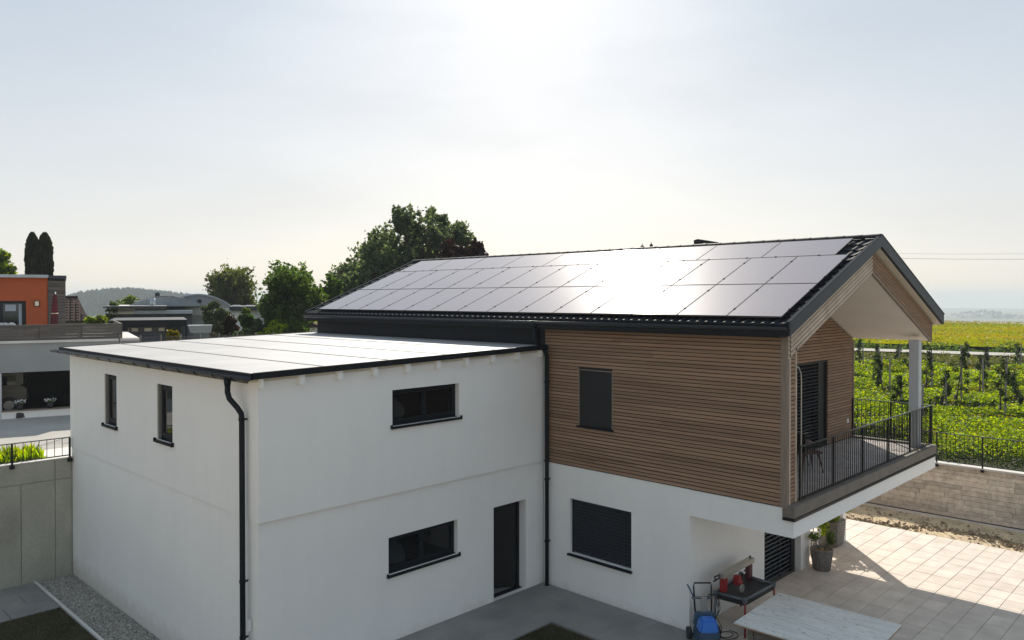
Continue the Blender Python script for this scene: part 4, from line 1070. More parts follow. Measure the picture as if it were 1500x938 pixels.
# the large tree behind the ridge: several domes
def inside(x, y, poly):
    k = False
    for i in range(len(poly)):
        (xa, ya), (xb, yb) = poly[i-1], poly[i]
        if (ya > y) != (yb > y) and x < (xb-xa)*(y-ya)/(yb-ya)+xa: k = not k
    return k
def tree_sil(name, label, poly, dist, deep, n, per, leaf, m, seed, rad, trunk_r, gaps=(), base_px=None):
    """crown whose clumps fill an outline at that distance, spread deep metres front to back"""
    g = np.random.default_rng(seed); xs_ = [p[0] for p in poly]; ys_ = [p[1] for p in poly]; C_ = []; xm = (min(xs_)+max(xs_))/2; wd = (max(xs_)-min(xs_))/2
    while len(C_) < n:
        x, y = g.uniform(min(xs_), max(xs_)), g.uniform(min(ys_), max(ys_))
        if not inside(x, y, poly) or any((x-a)**2+(y-b)**2 < q*q for a, b, q in gaps): continue
        C_.append(tuple(at(x, y, dist+g.uniform(-1, 1)*deep*math.sqrt(max(.1, 1-((x-xm)/wd)**2)))))
    b = at(base_px or xm, 440, dist); t = thing(name, (b.x, b.y, terrain_z(b.x, b.y)), label, 'tree')
    top = at(base_px or xm, min(ys_)*.75+max(ys_)*.25, dist); b0 = Vector((b.x, b.y, terrain_z(b.x, b.y)))
    MB().tube([b0, b0.lerp(top, .5)+Vector((.2, .1, 0)), top], [trunk_r, trunk_r*.65, trunk_r*.15], 9).build('trunk', 'bark', t)
    mb = MB()
    for k in range(0, n, 2):
        e = Vector(C_[k]); s0 = b0.lerp(top, min(.95, max(.2, (e.z-b0.z)/(top.z-b0.z)-.22))); mb.tube([s0, (s0+e)/2+Vector((0, 0, -.3)), e], [trunk_r*.3, trunk_r*.16, trunk_r*.05], 5)
    mb.build('limbs', 'bark', t)
    P, A, B = leafset(g, C_, [tuple(np.array(rad)*g.uniform(.6, 1.3)) for _ in C_], [int(per*g.uniform(.6, 1.3)) for _ in C_], leaf, soft=True)
    quads('crown', P, A, B, m, t); return t
tree_sil('tree', 'tallest tree, broad dark green birch-like crown rising behind the left end of the solar roof',
    [(478,480),(482,432),(496,408),(506,398),(516,388),(528,364),(538,352),(550,346),(560,330),(576,324),(586,312),(598,306),(611,311),(621,323),(632,315),(645,320),(657,318),(670,330),(683,340),(685,357),(687,480)],
    62, 4.5, 300, 280, .15, 'leaf_dark', 12, (.78, .78, .75), .4, gaps=((572,328,7),(622,352,6),(640,335,4)), base_px=600)
tree_px('tree', 'dark purple copper beech crown right of the tall green tree above the roof ridge', 676, 346, 420, 72, 52, 34, 420, .15, 'leaf_copper', seed=31, trunk_r=.25, clump=.28)
tree_sil('tree', 'full dark green maple-like tree standing left of the solar roof',
    [(386,448),(394,430),(396,420),(402,410),(410,402),(419,396),(428,400),(435,402),(441,396),(445,403),(451,408),(447,416),(461,420),(460,430),(469,436),(471,447),(452,456),(446,478),(444,508),(398,508),(390,470)],
    46, 2.2, 270, 170, .085, 'leaf_mid', 42, (.42, .42, .5), .16)
tree_px('tree', 'small green tree squeezed between the maple and the tall tree', 488, 408, 480, 44, 52, 40, 300, .11, 'leaf_mid', seed=43, trunk_r=.12, clump=.3)
tree_sil('tree', 'olive green round tree rising behind the grey barrel-roofed building',
    [(308,424),(310,413),(323,402),(337,399),(344,398),(360,404),(365,411),(369,420),(373,436),(371,480),(326,480),(313,437)],
    84, 3.2, 230, 150, .12, 'leaf_olive2', 44, (.62, .62, .7), .3)
tree_px('tree', 'small silvery olive tree in front of the barrel-roofed building', 311, 443, 487, 38, 44, 26, 300, .08, 'leaf_olive', seed=45, trunk_r=.06, clump=.32)
tree_px('tree', 'leafy bright tree at the left edge behind the orange house', 2, 364, 440, 66, 62, 34, 380, .17, 'leaf_bright', seed=46, trunk_r=.25, clump=.3)
# clipped columnar thujas
for k, (px, pt_, wp, sd_, lb) in enumerate(((48, 345, 17, 51, 'left one of two tall dark columnar thujas behind the orange house'), (66, 345, 18, 52, 'right one of two tall dark columnar thujas behind the orange house'))):
    c, r, s = crown_px(px, pt_, 450, wp, 56); g = np.random.default_rng(sd_)
    t = thing('thuja', (c.x, c.y, 2), lb, 'tree', 'columnar thujas')
    MB().tube([(c.x, c.y, 2), (c.x, c.y, c.z)], [.12, .06], 7).build('trunk', 'bark', t)
    n = 16000; h = g.random(n)**.85; prof = np.where(h > .55, np.maximum(0, 1-(np.maximum(0, h-.55)/.45)**3.2)**.6*.97+.03, .92+.1*h)
    a = g.uniform(0, 6.283, n); rad = r[0]*prof*(.72+.40*g.random(n)**2)*(1+.10*np.sin(a*5+h*9)*np.sin(h*31+a*2)); z = c.z-r[2]+h*2*r[2]
    P = np.stack([c.x+np.cos(a)*rad, c.y+np.sin(a)*rad, z], 1); A = rdir(g, n)*.07; B = np.stack([np.cos(a)*.03, np.sin(a)*.03, g.uniform(.08, .26, n)], 1)
    quads('foliage', P, A, B, 'leaf_thuja', t)
    MB().lathe((c.x, c.y, 2), [(r[0]*.6, .2), (r[0]*.66, (c.z+r[2]*.4)-2), (r[0]*.55, (c.z+r[2]*.62)-2), (0, (c.z+r[2]*.85)-2)], 14).build('inner_foliage', 'leaf_thuja', t)
# bushes and hedges behind the annex
for (px, pt_, pb_, wp, ds_, mm, sd_, lb) in (
    (335, 458, 505, 26, 45, 'leaf_red', 61, 'reddish dark bush right of the silvery olive tree'),
    (362, 455, 500, 26, 47, 'leaf_mid', 62, 'yellow green bush in front of the low flat building'),
    (378, 464, 508, 26, 44, 'leaf_dark', 63, 'dark dense bush left of the maple-like tree'),
    (402, 470, 508, 40, 43, 'leaf_bright', 64, 'light green bush below the maple-like tree'),
    (436, 466, 505, 30, 43, 'leaf_mid', 65, 'green bush under the right side of the maple-like tree'),
    (320, 476, 512, 22, 46, 'leaf_dark', 66, 'low dark bush under the silvery olive tree'),
    (352, 480, 512, 30, 43, 'leaf_dark', 67, 'low dark hedge bush between the reddish bush and the dense dark bush'),
    (140, 462, 480, 26, 52, 'leaf_bright', 68, 'light green bush beside the dark tiled roof'),
    (166, 440, 500, 18, 66, 'leaf_mid', 69, 'green shrub beside the cream end of the flat-roofed house'),
    (188, 434, 450, 22, 88, 'leaf_bright', 70, 'sunlit green treetop above the flat-roofed house'),
    (253, 484, 500, 16, 40, 'leaf_yellow', 71, 'small yellow flowering bush by the carport post'),
    (455, 486, 505, 26, 55, 'leaf_olive', 72, 'pale grey green bush just left of the dark clerestory wall')):
    tree_px('bush', lb, px, pt_, pb_, wp, ds_, 22, 200, .09, mm, seed=sd_, trunk_r=.04, cat='bush', clump=.36, limbs=False, group='bushes behind the annex')

# ================================================================== NEIGHBOUR BUILDINGS (own facade planes)
class Facade:
    def __init__(s, pa, pb, da, db=None):
        a, b = at(pa, 440, da), at(pb, 440, db or da); s.a = Vector((a.x, a.y, 0)); s.u = Vector((b.x-a.x, b.y-a.y, 0)).normalized()
        s.n = Vector((-s.u.y, s.u.x, 0)); 
        if s.n.dot(s.a-Vector((CP.x, CP.y, 0))) < 0: s.n = -s.n
        s.len = Vector((b.x-a.x, b.y-a.y, 0)).length
    def hit(s, x, y, d=0):
        r = ray(x, y); o = s.a+s.n*d; t = (o-CP).dot(s.n)/r.dot(s.n); p = CP+r*t
        return (p-s.a).dot(s.u), p.z
    def P(s, u, z, d=0): q = s.a+s.u*u+s.n*d; return Vector((q.x, q.y, z))
    def bx(s, u0, u1, z0, z1, d0, d1, mb=None):
        mb = mb or MB()
        return mb.hexa([s.P(u0,z0,d0), s.P(u1,z0,d0), s.P(u1,z0,d1), s.P(u0,z0,d1)], [s.P(u0,z1,d0), s.P(u1,z1,d0), s.P(u1,z1,d1), s.P(u0,z1,d1)])
    def pbx(s, xa, xb, yt, yb, d0, d1, z0=None, z1=None, mb=None):
        xm = (xa+xb)/2
        u0 = s.hit(xa, 440, d0)[0]; u1 = s.hit(xb, 440, d0)[0]
        return s.bx(u0, u1, s.hit(xm, yb, d0)[1] if z0 is None else z0, s.hit(xm, yt, d0)[1] if z1 is None else z1, d0, d1, mb)
# -- grey and orange house at far left
fa = Facade(0, 97, 37.8, 38.2)
b1 = at(0, 477, 38); b2 = at(178, 475, 38); fa = Facade(0, 178, 38.0, 38.0)
nh = thing('neighbour_house', fa.P(0, 2, 5), 'orange plastered house with grey lower storey and wooden roof terrace at the left edge', 'house')
U = lambda x, d=0: fa.hit(x, 440, d)[0]
zt, zo, zs, zb_ = 5.16, 3.90, 2.30, 1.9
uL, uo0, uo1, uR = -9., U(1), U(99), U(204)
fa.bx(uL, uR, zo, 5.10, 0, .3).build('upper_band', 'plaster_dark', nh)
fa.bx(uL, uo0, zb_, zo, 0, .3).build('left_wall', 'light_wall', nh)
fa.bx(uo1+.9, uR, zb_, zo, 0, .3).build('right_wall', 'plaster_dark', nh)
fa.bx(uo0, uo1+.9, zb_, zs, 0, .3).build('low_wall', 'plaster', nh)
fa.bx(uo0, uo1+.9, zs, zs+.04, -.06, .34).build('sill', 'wood_post', nh)
fa.bx(uL, uR, 5.10, 5.2, -.1, 8).build('terrace_floor', 'coping', nh)
fa.bx(uR-.05, uR, zb_, 5.1, .3, 8).build('end_wall', 'plaster_dark', nh)
fa.bx(uL, uR, zb_, 5.1, 8, 8.2).build('rear_wall', 'dark_room', nh)
fa.bx(uL, uR, 1.95, 2.0, .3, 8).build('garage_floor', 'dark_room', nh)  # floor coloured near-black to paint the garage's shade
fa.bx(uo0, uo1+.9, zs+.04, zo, .22, .24).build('glass_front', 'glass_dark', nh) if False else None
# fence boards on the terrace edge
tf = thing('terrace_fence', fa.P(2, 5.2), 'weathered grey board fence round the roof terrace of the orange house', 'fence')
uE = U(178)
bounds = [uL, U(0)-.3, U(57), U(119), uE]
for (p, q) in zip(bounds, bounds[1:]):
    for k in range(5):
        z = 5.19+k*.125
        fa.bx(p+.02, q-.02, z, z+.121, .02+.006*(k % 2), .045).build('plank', 'grey_wood', tf)
    fa.bx(q-.14, q-.03, 5.19, 5.5, -.005, .02).build('cleat', 'grey_wood', tf)
    fa.bx(q-.04, q+.03, 5.19, 5.83, .05, .11).build('post', 'grey_wood', tf)
fa.bx(uL, uE, 5.815, 5.85, .0, .13).build('cap_rail', 'grey_wood', tf)
for k in range(5): fa.bx(uE-.03, uE, 5.19+k*.125, 5.19+k*.125+.112, .14, 6).build('plank', 'grey_wood', tf)
fa.bx(uE-.06, uE+.03, 5.815, 5.85, .14, 6).build('cap_rail', 'grey_wood', tf)
# orange storey, set back
OD = 3.2
ou = lambda x: fa.hit(x, 440, OD)[0]; oz = lambda x, y: fa.hit(x, y, OD)[1]
zr_ = oz(40, 407); zw = oz(20, 441)
mb = MB(); holes = (ou(-40), ou(38), 5.2, zw)
fa.bx(uL, holes[0], 5.2, zr_, OD, OD+.3).build('orange_wall', 'orange_plaster', nh)
fa.bx(holes[1], ou(70), 5.2, zr_, OD, OD+.3).build('orange_wall', 'orange_plaster', nh)
fa.bx(holes[0], holes[1], zw, zr_, OD, OD+.3).build('orange_wall', 'orange_plaster', nh)
wf = fa.bx(holes[0], holes[1], zw-.12, zw, OD+.1, OD+.2).build('window', 'black_metal', nh)
fa.bx(holes[0], holes[1], 5.2, zw-.12, OD+.22, OD+.24).build('pane', 'glass_dark', wf)
for x in (-40, 0, 38): fa.bx(ou(x)-.16 if x else ou(x)-.1, ou(x) if x else ou(x)+.08, 5.2, zw-.12, OD+.1, OD+.2).build('frame', 'black_metal', wf)
fa.bx(ou(27), ou(34), 5.2, zw-.13, OD+.18, OD+.2).build('curtain', 'curtain', wf)
fa.bx(ou(7), ou(23), oz(15, 456), zw-.16, OD+.19, OD+.21).build('curtain', 'curtain', wf)
fa.bx(uL, ou(71), 5.2, zr_-.05, OD+.31, OD+7).build('upper_body', 'plaster_dark', nh)
# slatted wood bay, proud of the orange wall
k0, k1 = ou(70.5), ou(95.5)
sb = fa.bx(k0+.02, k1-.02, 5.2, oz(83, 409), OD-.02, OD+6.5).build('wood_bay', 'dark_room', nh)
z = 5.2; zt_ = oz(83, 408)
while z < zt_-.1:
    fa.bx(k0, k1, z, z+.125, OD-.06, OD-.02).build('board', 'grey_wood', sb)
    fa.bx(k1-.02, k1+.02, z, z+.125, OD-.02, OD+6.5).build('board', 'grey_wood', sb); z += .142
fa.bx(uL, ou(71), zr_, zr_+.13, OD-.35, OD+7.2).build('roof_edge', 'grey_metal', nh)
fa.bx(ou(71)+.01, ou(97.5), zr_-.03, zr_+.11, OD-.2, OD+6.8).build('roof_edge', 'fascia', nh)
lp = fa.hit(54, 445, OD); lamp = fa.bx(lp[0]-.10, lp[0]+.10, lp[1]-.13, lp[1]+.13, OD-.12, OD).build('wall_lamp', 'black_metal', nh)
fa.bx(lp[0]-.075, lp[0]+.075, lp[1]-.10, lp[1]+.10, OD-.14, OD-.121).build('lamp_glass', 'lamp_glass', lamp)
# closed red parasol leaning on terrace
pz = 5.2; q0 = fa.P(ou(78.5), pz, OD-1.2); q1 = fa.P(ou(81.2), oz(81, 430), OD-1.1)
t = thing('parasol', q0, 'closed dark red parasol leaning on the terrace of the orange house', 'parasol')
ax_ = q1-q0
MB().tube([q0, q0+ax_*1.03], .03, 8).build('pole', 'grey_metal', t)
mb = MB(); nsg = 14; vs = []; f = []
for i, (ft, rr) in enumerate(((.04, .17), (.25, .16), (.6, .13), (.85, .11), (.97, .06), (1.0, .01))):
    for k in range(nsg): a = 6.283*k/nsg; r2 = rr*(1.0 if k % 2 else .72); vs.append(q0+ax_*ft+Vector((math.cos(a)*r2, math.sin(a)*r2, 0)))
for i in range(5):
    for k in range(nsg): a = i*nsg+k; b = i*nsg+(k+1) % nsg; f.append((a, b, b+nsg, a+nsg))
mb.add(vs, f, False).build('canopy', 'red_cloth', t)
MB().tube([q0+ax_*.55+Vector((math.cos(k*.5236)*.14, math.sin(k*.5236)*.14, 0)) for k in range(13)], .015, 5, cap=False).build('strap', 'lamp_glass', t)
# terrace bits: white pots
for x, lb in ((5, 'pale cushion shape on the terrace behind the fence, nearer the left edge'), (13, 'row of small white flowers in a planter behind the terrace fence')):
    p = fa.P(ou(x), 5.2, 1.0); t = thing('flower_box', p, lb, 'planter')
    fa.bx(ou(x)-.3, ou(x)+.3, 5.2, 5.75, .85, 1.15).build('box', 'plaster_dark', t)
    g = np.random.default_rng(int(x)); P, A, B = leafset(g, [tuple(fa.P(ou(x)+dx, 5.85, 1.0)) for dx in (-.2, 0, .2)], [(.15, .15, .08)]*3, [60]*3, .04); quads('blossoms', P, A, B, 'flower_white', t)
# van in the open garage
vt = fa.P(U(14), 2, 2.2)
van = thing('van', vt, 'olive beige van parked inside the dark garage of the grey house', 'van')
vu0, vu1 = uo0-3.2, U(38, 2)
fa.bx(vu0, vu1, 2.45, 3.15, 1.8, 3.5).build('body', 'van_paint', van, bevel=.08)
fa.bx(vu0, vu1-.12, 3.15, 3.78, 1.88, 3.42).build('cab', 'van_paint', van, bevel=.08)
fa.bx(vu0+.3, vu1-.4, 3.22, 3.62, 1.86, 1.87).build('side_window', 'glass_dark', van)
for uu in (vu1-.65, vu0+.9):
    ctr = fa.P(uu, 2.36, 1.78); wh = MB().tube([ctr, ctr+fa.n*.22], .36, 20).build('wheel', 'black_rubber', van)
    MB().tube([ctr-fa.n*.01, ctr+fa.n*.01], .2, 14).build('rim', 'galv', wh)
for x, lb in ((28, 'white flowers in a dark pot on the garage sill, in front of the van'), (72, 'white flowers in a dark pot on the garage sill, right of the van')):
    u_ = U(x); p = fa.P(u_, zs+.04, .12); t = thing('flower_pot', p, lb, 'flower pot', 'flower pots on the garage sill')
    MB().lathe(p, [(0, 0), (.1, 0), (.13, .22), (.11, .22), (0, .2)], 14).build('pot', 'black_rubber', t)
    g = np.random.default_rng(int(x)); P, A, B = leafset(g, [tuple(p+Vector((dx, 0, .34))) for dx in (-.12, 0, .12)], [(.12, .12, .09)]*3, [26]*3, .03); quads('blossoms', P, A, B, 'flower_white', t)
    P, A, B = leafset(g, [tuple(p+Vector((0, 0, .28)))], [(.17, .17, .1)], [120], .03); quads('foliage', P, A, B, 'leaf_dark', t)
q = atz(31, 612, 2.02); MB().hexa([q+Vector((x, y, 0)) for x, y in ((-.2,-.12),(.2,-.12),(.2,.12),(-.2,.12))], [q+Vector((x, y, .22)) for x, y in ((-.18,-.1),(.18,-.1),(.18,.1),(-.18,.1))]).build('box', 'black_rubber', label='small black box standing on the lane in front of the grey house', cat='box', bevel=.02)

# -- dark tiled roof house
fb = Facade(90, 140, 58); th = thing('tiled_house', fb.P(1, 2, 3), 'house of which only a steep dark brown tiled roof shows, right of the orange house', 'house')
ua, ub = fb.hit(60, 440)[0], fb.hit(131, 440)[0]; zq0, zq1 = fb.hit(110, 473)[1], fb.hit(110, 438.5)[1]
fb.bx(ua, ub-.3, 2, zq0, .5, 9).build('wall', 'light_wall', th)
ub1 = fb.hit(114, 440)[0]
rf = MB().hexa([fb.P(ua, zq0, 0), fb.P(ub, zq0, 0), fb.P(ub1, zq1, 4), fb.P(ua, zq1, 4)], [fb.P(ua, zq0+.1, -.02), fb.P(ub, zq0+.1, -.02), fb.P(ub1, zq1+.1, 3.98), fb.P(ua, zq1+.1, 3.98)]).build('roof', 'tile_brown', th)
MB().hexa([fb.P(ua, zq0, 8), fb.P(ub, zq0, 8), fb.P(ub1, zq1, 4), fb.P(ua, zq1, 4)], [fb.P(ua, zq0+.1, 8.02), fb.P(ub, zq0+.1, 8.02), fb.P(ub1, zq1+.1, 4.02), fb.P(ua, zq1+.1, 4.02)]).build('roof', 'tile_brown', th)
mb = MB()
for r_ in range(9):
    f0, f1 = r_/9, (r_+1)/9
    w0 = ub+(ub1-ub)*f0; w1 = ub+(ub1-ub)*f1; c_ = int((w0-ua)/.32)
    for k in range(c_):
        u0 = ua+k*.32; z0_ = zq0+(zq1-zq0)*f0; z1_ = zq0+(zq1-zq0)*f1; d0 = 4*f0; d1 = 4*f1
        mb.hexa([fb.P(u0, z0_+.11, d0-.03), fb.P(u0+.24, z0_+.11, d0-.03), fb.P(u0+.24, z1_+.11, d1), fb.P(u0, z1_+.11, d1)], [fb.P(u0+.04, z0_+.15, d0-.05), fb.P(u0+.20, z0_+.15, d0-.05), fb.P(u0+.20, z1_+.12, d1-.02), fb.P(u0+.04, z1_+.12, d1-.02)])
mb.build('roof_tile', 'tile_brown', rf, kind='stuff')
MB().tube([fb.P(ua, zq1+.12, 4), fb.P(ub1, zq1+.12, 4)], .12, 8).build('ridge', 'tile_brown', rf)

# -- garage with strip windows
fc = Facade(160, 300, 46); gh = thing('carport_building', fc.P(3, 2, 2), 'dark flat-roofed wooden garage with a row of strip windows and open carport', 'garage')
c = lambda x, d=0: fc.hit(x, 440, d)[0]; cz = lambda y, d=0: fc.hit(215, y, d)[1]
fc.bx(c(161), c(273), cz(479), cz(470), 0, 6).build('roof_fascia', 'anthracite', gh)
fc.bx(c(159.5), c(274), cz(470), cz(469), -.1, 6.1).build('roof_edge', 'slat_dark', gh)
wl = wall  # plain boards
zb1, zb2, zt1 = cz(486.3), cz(479.5), 1.9
cb = fc.bx(c(184), c(244), 1.9, cz(486.3), .35, .45).build('lower_wall', 'blue_grey_wood', gh)
z = 1.9; 
while z < cz(487)-.05: fc.bx(c(184), c(244), z, z+.15, .30, .35).build('board', 'blue_grey_wood', cb); z += .17
fc.bx(c(184), c(244), cz(480.5), cz(479), .3, .45).build('upper_wall', 'grey_wood', gh)
wins = [(186.8, 188.8), (192, 202), (211, 222), (232, 241)]
edges = [184]+[e for w_ in wins for e in w_]+[244]
for i in range(0, len(edges), 2): fc.bx(c(edges[i]), c(edges[i+1]), cz(486.3), cz(480.5), .3, .45).build('upper_wall', 'grey_wood', gh)
for a_, b_ in wins:
    wo = fc.bx(c(a_), c(b_), cz(486.1), cz(480.7), .42, .44).build('window', 'lamp_glass', gh)
    fc.bx(c(a_), c(b_), cz(481.0), cz(480.7), .38, .42).build('frame', 'black_metal', wo)
for x in (166, 244, 262, 272.5): fc.bx(c(x)-.07, c(x)+.07, 1.9, cz(479), .1, .24).build('post', 'black_metal', gh)
fc.bx(c(163.5), c(168), 1.9, cz(474), 1.5, 1.9).build('pillar', 'light_wall', gh)
fc.bx(c(160), c(274), 1.9, cz(479), 5.6, 5.7).build('rear_wall', 'blue_grey_wood', gh)
fc.bx(c(243.5), c(244.5), 1.9, cz(479), .46, 5.6).build('partition', 'blue_grey_wood', gh)
# -- flat roofed house with arched solar roof behind
fd = Facade(150, 345, 66); bh = thing('villa', fd.P(5, 2, 4), 'modern house with thin overhanging roof, cream band and shallow arched roof carrying solar panels', 'house')
c = lambda x, d=0: fd.hit(x, 440, d)[0]; cz = lambda y, d=0: fd.hit(240, y, d)[1]
fd.bx(c(162), c(196), cz(460), cz(456), 0, 8).build('cream_band', 'cream', bh)
fd.bx(c(163), c(197), cz(455.6), cz(451), .4, 8).build('cream_wall', 'cream', bh)
fd.bx(c(196.2), c(282), cz(460), cz(455), .05, 8).build('grey_band', 'grey_metal', bh)
fd.bx(c(197), c(243), cz(455), cz(450), 1, 8).build('window_band', 'glass_dark', bh)
fd.bx(c(163), c(282), 2, cz(460), .8, 8).build('lower_storey', 'blue_grey_wood', bh)
fd.bx(c(152), c(245), cz(450.6), cz(448.8), -.9, 8.5).build('roof_plate', 'fascia', bh)
fd.bx(c(156), c(244), cz(448.6), cz(447.8), -.7, 8.4).build('roof_gravel', 'coping', bh)
def arch(F, xa, xb, yt, yb, d0, d1, m, name, par, n=16):
    u0, u1 = F.hit(xa, 440, d0)[0], F.hit(xb, 440, d0)[0]; z0, z1 = F.hit((xa+xb)/2, yb, d0)[1], F.hit((xa+xb)/2, yt, d0)[1]
    poly = [F.P(u0+(u1-u0)*k/n, z0+(z1-z0)*math.sin(math.pi*k/n)**.8, d0) for k in range(n+1)]
    return MB().prism(poly, F.n*(d1-d0)).build(name, m, par), (u0, u1, z0, z1)
ar, (u0, u1, z0_, z1_) = arch(fd, 186, 300, 435, 449, 2.0, 9, 'barrel_roof', 'arched_roof', bh)
zz = lambda u: z0_+(z1_-z0_)*math.sin(math.pi*max(0, min(1, (u-u0)/(u1-u0))))**.8
for i in range(5):
    for j in range(3):
        a = u0+(u1-u0)*(.09+.075*i); b = a+(u1-u0)*.068
        MB().hexa([fd.P(a, zz(a)+.05, 2.1+j*1.3), fd.P(b, zz(b)+.05, 2.1+j*1.3), fd.P(b, zz(b)+.05, 3.3+j*1.3), fd.P(a, zz(a)+.05, 3.3+j*1.3)], [fd.P(a, zz(a)+.09, 2.1+j*1.3), fd.P(b, zz(b)+.09, 2.1+j*1.3), fd.P(b, zz(b)+.09, 3.3+j*1.3), fd.P(a, zz(a)+.09, 3.3+j*1.3)]).build('solar_panel', 'panel_glass', bh)
for (xa, xb, dd_) in ((229, 243, 2.05), (246, 256, 2.05)):
    a, b = c(xa, 2), c(xb, 2); MB().hexa([fd.P(a, zz(a)+.04, 2.1), fd.P(b, zz(b)+.04, 2.1), fd.P(b+.8, zz(b+.8)+.04, 5), fd.P(a+.8, zz(a+.8)+.04, 5)], [fd.P(a, zz(a)+.07, 2.1), fd.P(b, zz(b)+.07, 2.1), fd.P(b+.8, zz(b+.8)+.07, 5), fd.P(a+.8, zz(a+.8)+.07, 5)]).build('skylight', 'panel_glass', bh)
ch = fd.bx(c(226), c(233.5), cz(440), cz(430), 3, 3.5).build('chimney', 'fascia', bh)
fd.bx(c(225.3), c(234.2), cz(430), cz(429), 2.95, 3.55).build('chimney_cap', 'fascia', ch)
fd.bx(c(229.3), c(231), cz(429), cz(427.3), 3.2, 3.35).build('chimney_pot', 'fascia', ch)
p = fd.P(c(223.5), cz(448), .4); MB().tube([p, p+Vector((0, 0, cz(436)-cz(447)))], .18, 12).build('flue', 'grey_metal', bh)
# -- grey barrel roofed hall
fe = Facade(186, 345, 74); hh = thing('barrel_hall', fe.P(9, 2, 4), 'grey building with a curved barrel gable and round black window, left of the maple-like tree', 'building')
ar2, (u0, u1, z0_, z1_) = arch(fe, 238, 340, 432.5, 451.5, 0, 12, 'barrel_roof', 'gable', hh, 22)
e = lambda x, d=0: fe.hit(x, 440, d)[0]; ez = lambda y, d=0: fe.hit(290, y, d)[1]
fe.bx(e(240), e(338), ez(462), ez(451.5), .05, 12).build('wall', 'light_wall', hh)
fe.bx(e(240), e(338), 2, ez(462), .3, 12).build('lower_wall', 'plaster_dark', hh)
q = fe.P(e(292.3), ez(441.5), 0); MB().tube([q-fe.n*.05, q+fe.n*.03], .19, 18).build('round_window', 'black_rubber', hh)
for k in range(23):
    if k == 22: break
    ua_ = u0+(u1-u0)*k/22; ub_ = u0+(u1-u0)*(k+1)/22; za = z0_+(z1_-z0_)*math.sin(math.pi*k/22)**.8; zb = z0_+(z1_-z0_)*math.sin(math.pi*(k+1)/22)**.8
    MB().hexa([fe.P(ua_, za+.003, -.25), fe.P(ub_, zb+.003, -.25), fe.P(ub_, zb+.003, 12.1), fe.P(ua_, za+.003, 12.1)], [fe.P(ua_, za+.12, -.25), fe.P(ub_, zb+.12, -.25), fe.P(ub_, zb+.12, 12.1), fe.P(ua_, za+.12, 12.1)]).build('roof_sheet', 'grey_metal', ar2)
# -- low flat building further right
ff = Facade(330, 400, 62); lb_ = thing('flat_building', ff.P(3, 2, 3), 'low flat-roofed pale building between the barrel hall and the maple-like tree', 'building')
e = lambda x, d=0: ff.hit(x, 440, d)[0]; ez = lambda y, d=0: ff.hit(360, y, d)[1]
ff.bx(e(338), e(388), 2, ez(455), 0, 7).build('wall', 'light_wall', lb_)
ff.bx(e(336), e(392), ez(455), ez(449), -.5, 7.4).build('roof', 'fascia', lb_)
ff.bx(e(340), e(352), ez(449), ez(447.6), 1, 3).build('skylight', 'white_metal', lb_); ff.bx(e(360), e(372), ez(449), ez(447.8), 1, 3).build('skylight', 'white_metal', lb_)
ff.bx(e(341), e(356), 2, ez(458), -.02, 0).build('garage_door', 'white_metal', lb_)
# white pale house at the eave gap
fg = Facade(440, 470, 75); wh_ = thing('white_house', fg.P(1, 2, 3), 'pale house glimpsed under the left end of the solar roof', 'house')
fg.bx(fg.hit(440, 440)[0], fg.hit(470, 440)[0], 2, fg.hit(455, 480)[1], 0, 6).build('wall', 'plaster', wh_)
MB().prism([fg.P(fg.hit(438, 440)[0], fg.hit(455, 480)[1], -.3), fg.P(fg.hit(472, 440)[0], fg.hit(455, 480)[1], -.3), fg.P(fg.hit(455, 440)[0], fg.hit(455, 472)[1], -.3)], fg.n*6.5).build('roof', 'tile_brown', wh_)
fg.bx(fg.hit(452, 440)[0], fg.hit(455, 440)[0], 4.4, 5.2, -.03, .02).build('window', 'glass_dark', wh_)
# greenhouse cold frame
q = at(291, 489, 41); t = thing('cold_frame', (q.x, q.y, 2), 'whitish tapered garden cold frame standing below the silvery olive tree', 'cold frame')
fh = Facade(274, 310, 41); e = lambda x: fh.hit(x, 440)[0]; z1_ = fh.hit(291, 477)[1]; z2_ = fh.hit(291, 488)[1]
MB().hexa([fh.P(e(279), z2_, 0), fh.P(e(309), z2_, 0), fh.P(e(309), z2_, 1.2), fh.P(e(279), z2_, 1.2)], [fh.P(e(275), z1_, 0), fh.P(e(311), z1_, 0), fh.P(e(311), z1_, 1.2), fh.P(e(275), z1_, 1.2)]).build('tub', 'greenhouse', t)
for x in (281, 307):
    for d in (.1, 1.1): fh.bx(e(x)-.04, e(x)+.04, 2, z2_, d-.04, d+.04).build('leg', 'grey_wood', t)
# wire mesh fence with posts
pa, pb = at(175, 500, 35), at(400, 500, 36); 
t = thing('wire_fence', (pa.x, pa.y, 2), 'thin wire mesh garden fence with slim posts behind the annex roof', 'fence')
for k in range(9):
    p = pa.lerp(pb, k/8); MB().tube([(p.x, p.y, 2), (p.x, p.y, 5.45)], .03, 6).build('post', 'grey_wood', t)
for z in (4.2, 4.5, 4.8, 5.1, 5.35): MB().tube([(pa.x, pa.y, z), (pb.x, pb.y, z)], .006, 4).build('wire', 'steel', t)
p0, p1 = Vector((pa.x, pa.y, 0)), Vector((pb.x, pb.y, 0)); mb = MB(); n = 160
for k in range(n): p = p0.lerp(p1, k/n); mb.tube([(p.x, p.y, 4.2), (p.x, p.y, 5.35)], .003, 3, cap=False)
mb.build('wire', 'steel', t, kind='stuff')
